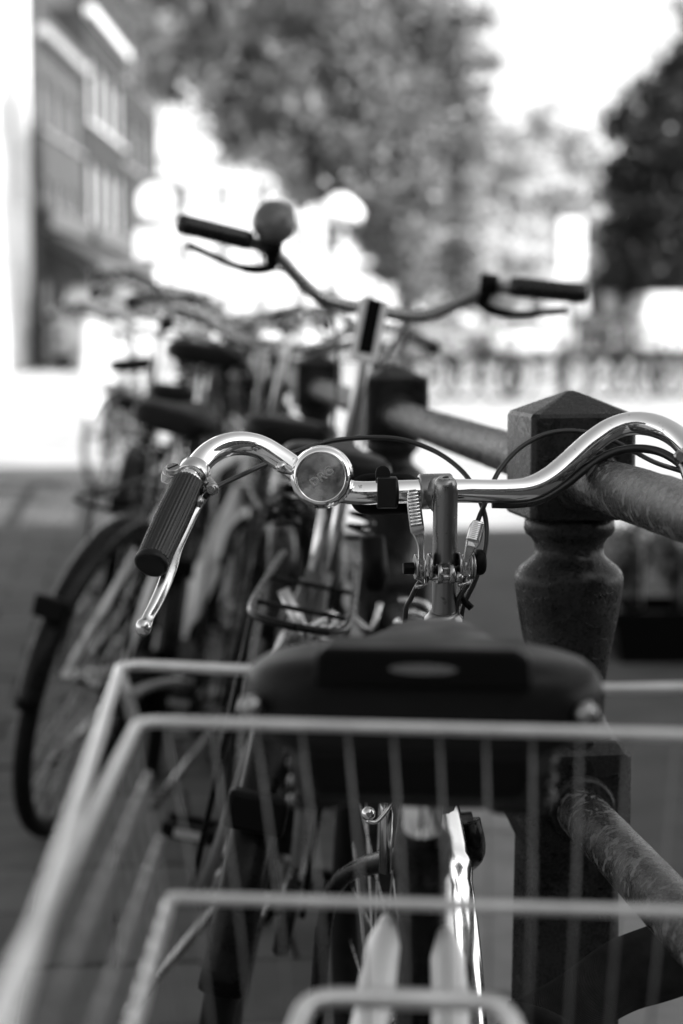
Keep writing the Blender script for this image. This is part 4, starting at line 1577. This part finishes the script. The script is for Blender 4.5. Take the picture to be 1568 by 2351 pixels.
# ------------------------------------------------------------------ trees
def tree(label, d, blobs, leaves, leaf, leaf_mat, trunk_px, group='trees round the square', depth_k=1.0, holes=.0, seed=1, trunk_r=.22):
    rnd = random.Random(seed)
    base = P(trunk_px, 745, d)
    base = V(base.x, base.y, 0)
    root = empty('leafy_tree', base, label, 'tree', group)
    s = d / FPX
    cr = MB()
    vol = [b_[2] ** 2.4 for b_ in blobs]
    tot = sum(vol)
    centres = []
    for (x, y, r), v_ in zip(blobs, vol):
        c = P(x, y, d)
        rr = r * s
        c.y += rnd.uniform(-.5, .5) * rr * depth_k
        centres.append((c, rr))
        nclump = max(5, int(26 * v_ / tot * len(blobs) ** .9))
        n = int(leaves * v_ / tot)
        per = max(1, n // nclump)
        for _ in range(nclump):
            while True:
                q = V(rnd.uniform(-1, 1), rnd.uniform(-1, 1), rnd.uniform(-1, 1))
                if .25 < q.length < 1:
                    break
            cc_ = c + V(q.x * rr, q.y * rr * depth_k, q.z * rr)
            cs_ = rr * rnd.uniform(.22, .42)
            for _ in range(per):
                g_ = V(rnd.gauss(0, 1), rnd.gauss(0, 1), rnd.gauss(0, .8)) * cs_ * .62
                p = cc_ + g_
                if p.z < .3:
                    continue
                a = V(rnd.gauss(0, 1), rnd.gauss(0, 1), rnd.gauss(0, 1)).normalized()
                nrm = (a + V(0, -.2, .7)).normalized()
                t = nrm.orthogonal().normalized()
                t = (Quaternion(nrm, rnd.uniform(0, 6.28)) @ t)
                w_ = nrm.cross(t)
                L = leaf * rnd.uniform(.7, 1.3)
                b0 = len(cr.v)
                cr.v += [p - t * L * .5, p + w_ * L * .32, p + t * L * .5, p - w_ * L * .32]
                cr.face((b0, b0 + 1, b0 + 2, b0 + 3), False)
    cr.build('crown', leaf_mat, root, base)
    tk = MB()
    low = min(c.z - rr for c, rr in centres)
    fork = base + V(0, 0, max(1.6, low + .6))
    tk.tube(catmull([base + V(0, 0, -.1), base + V(.05, 0, fork.z * .5), fork], 5), [trunk_r * (1.35 - .5 * k / 10) for k in range(11)], 12)
    for c, rr in centres:
        mid = fork.lerp(c, .5) + V(0, 0, rr * .15)
        pp = catmull([fork - V(0, 0, .3), mid, c], 4)
        tk.tube(pp, [trunk_r * .55 * (1 - .8 * k / (len(pp) - 1)) for k in range(len(pp))], 7)
    tk.build('trunk', M['bark'], root, base)
    return root


lf1 = mat_leaf('elm_leaf', .22, .5)
lf2 = mat_leaf('hazed_leaf', .6, .35)  # sunlit haze put into the leaf colour
lf3 = mat_leaf('shaded_leaf', .02, .6, .1)  # shade of the other trees put into the leaf colour
tree('large elm with a broad mid-grey crown above the far bicycle handlebar', 45, [(470, 40, 140), (580, 150, 170), (760, 110, 220), (940, 130, 160), (640, 300, 130), (770, 330, 130), (880, 420, 140), (980, 300, 140), (1000, 480, 130), (960, 590, 100),
     (1030, 600, 80), (620, -90, 220), (860, -90, 220), (400, 170, 80), (1040, 60, 80), (440, -60, 120), (1060, 200, 70), (850, 250, 150), (520, 260, 90), (1070, 380, 60), (1060, 130, 70), (360, 60, 80), (700, 430, 60)], 62000, .2, lf1, 930, seed=3)
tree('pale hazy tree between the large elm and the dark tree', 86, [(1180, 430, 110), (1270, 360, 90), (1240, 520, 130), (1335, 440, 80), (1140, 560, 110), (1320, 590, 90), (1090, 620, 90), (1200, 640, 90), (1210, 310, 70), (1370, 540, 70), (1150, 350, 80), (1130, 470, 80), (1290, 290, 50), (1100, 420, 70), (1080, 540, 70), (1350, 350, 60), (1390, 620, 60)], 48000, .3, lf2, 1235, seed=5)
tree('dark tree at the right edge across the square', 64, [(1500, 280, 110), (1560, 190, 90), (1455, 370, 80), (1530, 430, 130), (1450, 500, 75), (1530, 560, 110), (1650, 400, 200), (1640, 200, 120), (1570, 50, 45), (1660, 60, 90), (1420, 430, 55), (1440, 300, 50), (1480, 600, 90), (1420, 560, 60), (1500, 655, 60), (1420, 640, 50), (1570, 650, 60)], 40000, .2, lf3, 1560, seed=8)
tree('dark low tree across the square, under the elm crown', 74, [(960, 610, 70), (1040, 650, 60), (890, 600, 60), (1100, 690, 50)], 6000, .2, mat_leaf('dark_leaf', .05, .5), 985, seed=9, trunk_r=.14)

# ------------------------------------------------------------------ round sign, street lamp, panel sign
c = P(358, 462, 23)
sr_ = empty('round_sign', (c.x, c.y, 0), 'round pale traffic sign with a square plate under it on a thin pole', 'traffic sign')
SI = (c.x, c.y, 0)
ring_m = mat('sign_ring', .1, .4)
sign_w = mat('sign_white', .8, .4)
MB().lathe(c, V(.1, -1, 0), [(0, .3), (.012, .3), (.013, .298)], 48).build('sign_disc', sign_w, sr_, SI)
MB().lathe(c, V(.1, -1, 0), [(.014, .215), (.0165, .215), (.0165, .3), (.014, .3)], 48, cap=False).build('sign_ring', ring_m, sr_, SI)
mk = MB().tube(catmull([c + V(-.06, -.03, -.04), c + V(-.02, -.03, -.09), c + V(.05, -.03, -.11)], 4), [.01] * 4 + [.02] * 5, 8)
mk.build('sign_mark', mat('sign_dark', .12, .5), sr_, SI)
c2 = P(352, 560, 23)
MB().box(c2, (.42, .02, .34)).build('sign_plate', sign_w, sr_, SI, bevel=.004)
MB().tube([V(c.x + .01, c.y + .04, -.1), V(c.x + .01, c.y + .04, c.z + .2)], .038, 12).build('pole', M['white_trim'], sr_, SI)

c = P(780, 478, 40)
lr = empty('street_lamp', (c.x - .25, c.y, 0), 'street lamp with a wide white shade on a slim pole below the elm', 'street lamp')
LI2 = (c.x - .25, c.y, 0)
pb_ = V(c.x - .25, c.y, 0)
MB().lathe(pb_, Z, [(0, .12), (.5, .11), (.55, .07), (c.z - .1, .045), (c.z - .05, .07)], 12).build('pole', M['black_paint'], lr, LI2)
MB().lathe(V(c.x, c.y, c.z - .28), Z, [(0, .25), (.04, .44), (.2, .47), (.36, .36), (.5, .2), (.56, .05)], 24).build('lamp_shade', M['plaster'], lr, LI2)

c = P(1312, 570, 58)
br = empty('panel_sign', (c.x, c.y, 0), 'tall white panel sign on a pole before the pale tree', 'sign')
BI2 = (c.x, c.y, 0)
MB().box(c, (.75, .08, 1.75)).build('sign_panel', M['plaster'], br, BI2, bevel=.03)
MB().tube([V(c.x, c.y + .08, 0), V(c.x, c.y + .08, c.z + .7)], .05, 10).build('pole', M['grey_paint'], br, BI2)


# ------------------------------------------------------------------ cars across the square
def make_car(label, loc, rz, paint, van=False, group='cars parked across the square'):
    root = empty('parked_car', loc, label, 'van' if van else 'car', group, rot=(0, 0, rz))
    L, W = (4.9, 1.9) if van else (4.2, 1.72)
    b = MB()
    if van:
        prof = [(-L / 2, .35), (-L / 2, 1.0), (-L / 2 + .05, 1.95), (-L / 2 + .3, 2.1), (L * .18, 2.1), (L * .3, 1.9), (L * .40, 1.25), (L * .48, 1.1), (L / 2, .85), (L / 2, .35)]
    else:
        prof = [(-L / 2, .35), (-L / 2, .75), (-L / 2 + .12, .92), (-L * .36, 1.0), (-L * .27, 1.36), (-L * .12, 1.47), (L * .06, 1.45), (L * .22, 1.0), (L * .42, .86), (L / 2 - .03, .7), (L / 2, .35)]
    rings = []
    for yk, inset in ((-1, .06), (-.93, 0), (.93, 0), (1, .06)):
        ring = []
        for x, z in prof:
            tum = 0 if z < 1.02 else (z - 1.02) * .32
            yy_ = yk * (W / 2 - tum)
            ring.append(V(x * (1 - inset * .3), yy_, z - (inset if z > .5 else 0)))
        rings.append(ring)
    b.rings(rings)
    b.build('body', paint, root, bevel=.03)
    gl = M['glass']
    for s in (-1, 1):
        if van:
            w1 = MB().prism([V(L * .12, s * (W / 2 - .13), 1.25), V(L * .36, s * (W / 2 - .1), 1.25), V(L * .27, s * (W / 2 - .28), 1.82), V(L * .12, s * (W / 2 - .28), 1.85)], V(0, s * .02, 0))
            w1.build('side_window', gl, root)
        else:
            for xa, xb, xc, xd in ((-.33, -.1, -.1, -.25), (-.08, .17, .06, -.08)):
                w1 = MB().prism([V(L * xa, s * (W / 2 - .0), 1.02), V(L * xb, s * (W / 2 - .0), 1.02), V(L * xc, s * (W / 2 - .12), 1.38), V(L * xd, s * (W / 2 - .12), 1.37)], V(0, s * .015, 0))
                w1.build('side_window', gl, root)
        for xk in (-.31, .31):
            c = V(L * xk, s * (W / 2 - .1), .32)
            wo_ = MB().lathe(c, V(0, s, 0), [(-.1, .2), (-.1, .31), (-.08, .325), (.08, .325), (.11, .30), (.11, .2)], 20).build('wheel', M['tyre'], root)
            MB().lathe(c, V(0, s, 0), [(.07, .205), (.10, .2), (.112, .12), (.115, .02)], 20).build('hub_cap', M['alloy'], wo_)
        MB().box(V(L / 2 - .03, s * W * .36, .68), (.1, .32, .14)).build('headlight', M['glass'], root, bevel=.02)
        MB().box(V(-L / 2 + .02, s * W * .4, .85), (.08, .2, .2)).build('tail_light', M['grey_paint'], root, bevel=.02)
    if not van:
        MB().prism([V(L * .225, -W * .41, 1.01), V(L * .225, W * .41, 1.01), V(L * .075, W * .34, 1.42), V(L * .075, -W * .34, 1.42)], V(.02, 0, .012)).build('windscreen', gl, root)
        MB().prism([V(-L * .365, -W * .41, 1.03), V(-L * .365, W * .41, 1.03), V(-L * .28, W * .34, 1.34), V(-L * .28, -W * .34, 1.34)], V(-.02, 0, .012)).build('rear_window', gl, root)
    else:
        MB().prism([V(L * .41, -W * .42, 1.27), V(L * .41, W * .42, 1.27), V(L * .31, W * .34, 1.86), V(L * .31, -W * .34, 1.86)], V(.02, 0, .012)).build('windscreen', gl, root)
    return root


cw = mat('white_car_paint', .75, .25, coat=.5)
cg = mat('silver_car_paint', .4, .3, .3, coat=.5)
cdk = mat('dark_car_paint', .03, .22, coat=.6)
make_car('silver car parked across the square under the elm', (3.2, 63.5, -.03), R(4), cg)
make_car('white car parked across the square left of the panel sign', (5.6, 62.8, -.03), R(86), cw)
make_car('dark car parked across the square below the panel sign', (8.1, 63.0, -.03), R(88), cdk)
make_car('white van parked across the square at the right edge', (9.9, 63.6, -.03), R(92), cw, van=True)
make_car('silver car parked at the right edge beside the white van', (12.2, 62.8, -.03), R(90), cg)
make_car('pale van parked before the dark brick houses', (-6.0, 52.0, -.03), R(85), cg, van=True, group='vans on the street')
make_car('white car parked far down the bright street', (-3.9, 70, -.03), R(88), cw, group='cars down the street')

# ------------------------------------------------------------------ low pavilion, planter
hbt = empty('pavilion', (11.4, 68.2, -.03), 'low dark pavilion with a row of white-blinded uneven windows at the right', 'pavilion')
HI = (11.4, 68.2, -.03)
MB().box(V(11.4, 68.3, 1.35), (5.7, 2.4, 2.76)).build('wall', M['dark_brick'], hbt, HI, bevel=.05)
MB().box(V(11.4, 68.3, 2.80), (5.9, 2.6, .14)).build('roof', M['hull'], hbt, HI, bevel=.03)
for i in range(6):
    xx = (9.0, 9.75, 10.75, 11.4, 12.55, 13.4)[i]
    hk = (1.0, .62, .85, .55, .9, .7)[i]
    wf = MB()
    for sx in (-1, 1):
        wf.box(V(xx + sx * .32, 67.07, 1.45), (.06, .08, 1.6 * hk))
    for sz in (-1, 1):
        wf.box(V(xx, 67.07, 1.45 + sz * .77 * hk), (.58, .08, .06))
    wo_ = wf.build('window', M['grey_paint'], hbt, HI)
    MB().box(V(xx, 67.08, 1.45), (.58, .02, 1.48 * hk)).build('blind', M['plaster'], wo_)

PB = V(1.32, 6.75, 0)
pl = empty('planter', PB, 'low black planter trough with small leafy shrubs right of the railing post', 'planter')
tr_ = MB()
rings = []
for zz_, k in ((-.03, .92), (.15, 1.0), (.15, .9), (.08, .88)):
    rings.append([PB + V(sx * .42 * k, sy * .2 * k, zz_) for sx, sy in ((-1, -1), (1, -1), (1, 1), (-1, 1))])
tr_.rings(rings, smooth=False)
tr_.build('trough', M['black_plastic'], pl, PB)
rnd = random.Random(11)
lfp = mat_leaf('shrub_leaf', .06, .5, .2)
for k in range(5):
    c = PB + V(-.32 + .16 * k, rnd.uniform(-.05, .05), .15)
    sh_ = MB()
    for j in range(12):
        e_ = c + V(rnd.gauss(0, .07), rnd.gauss(0, .07), rnd.uniform(.12, .34))
        sh_.tube([c - V(0, 0, .08), c.lerp(e_, .5) + V(0, 0, .02), e_], .003, 5)
        for _ in range(22):
            p = c.lerp(e_, rnd.uniform(.3, 1.05)) + V(rnd.gauss(0, .02), rnd.gauss(0, .02), rnd.gauss(0, .02))
            n_ = V(rnd.gauss(0, 1), rnd.gauss(0, 1), rnd.gauss(.8, 1)).normalized()
            t = Quaternion(n_, rnd.uniform(0, 6.28)) @ n_.orthogonal().normalized()
            w_ = n_.cross(t)
            b0 = len(sh_.v)
            sh_.v += [p - t * .02, p + w_ * .011, p + t * .02, p - w_ * .011]
            sh_.face((b0, b0 + 1, b0 + 2, b0 + 3), False)
    sh_.build('shrub', lfp, pl, PB)
for k in range(5):
    c = PB + V(-.3 + .14 * k, rnd.uniform(-.1, 0), .38 + rnd.uniform(-.1, .08))
    fl_ = MB()
    for j in range(6):
        a = j * math.pi / 3
        fl_.lathe(c + V(math.cos(a) * .014, -.004, math.sin(a) * .014), V(0, -1, .3), [(0, .003), (.002, .010), (.004, .011), (.006, .004)], 8)
    fl_.tube([c, c + V(0, 0, -.24)], .0025, 5)
    fl_.build('blossom', M['white_trim'], pl, PB)

# ------------------------------------------------------------------ long row of bicycles across the sunlit square
FQ = 'bicycles in the long row across the square'
FL_ = 'bicycle in the long blurred row parked across the sunlit square'
proto = make_bike(FL_, (1.35, 30.2, -.03), 30, 4, group=FQ, chaincase=False, stand=False)
rnd = random.Random(21)
for i in range(13):
    o = copy_tree(proto)
    o.location = (1.35 + .42 * (i + 1), 30.2 + rnd.uniform(-.5, .5) + .12 * i, -.03)
    o.rotation_euler = (R(rnd.uniform(-8, 8)), 0, R(rnd.choice((60, 75, 100, 40, 250, 20)) + rnd.uniform(-12, 12)))
    o['label'] = FL_

# coiled cable lock lying on the rack of the nearer parked bicycle
cl0 = P(800, 1400, 2.62)
ck = empty('chain_lock', cl0, 'tangled shiny chain lock lying on the rear rack below the chrome bell', 'lock')
rnd = random.Random(4)
for k in range(7):
    p = cl0 + V(rnd.uniform(-.07, .08), rnd.uniform(-.05, .05), rnd.uniform(-.05, .02))
    q = [p]
    for j in range(3):
        q.append(q[-1] + V(rnd.uniform(-.05, .05), rnd.uniform(-.03, .03), rnd.uniform(-.04, .045)))
    MB().tube(catmull(q, 4), .0042, 8).build('link', M['chrome_dull'], ck, cl0)
MB().tube([cl0 + V(-.085, -.02, .03), cl0 + V(-.045, -.03, -.055)], .009, 12).build('lock_barrel', M['alloy'], ck, cl0)
MB().tube([cl0 + V(.03, -.03, .10), cl0 + V(.034, -.03, .05), cl0 + V(.034, -.03, .03)], [.016, .018, .012], 12).build('lock_head', M['black_plastic'], ck, cl0)
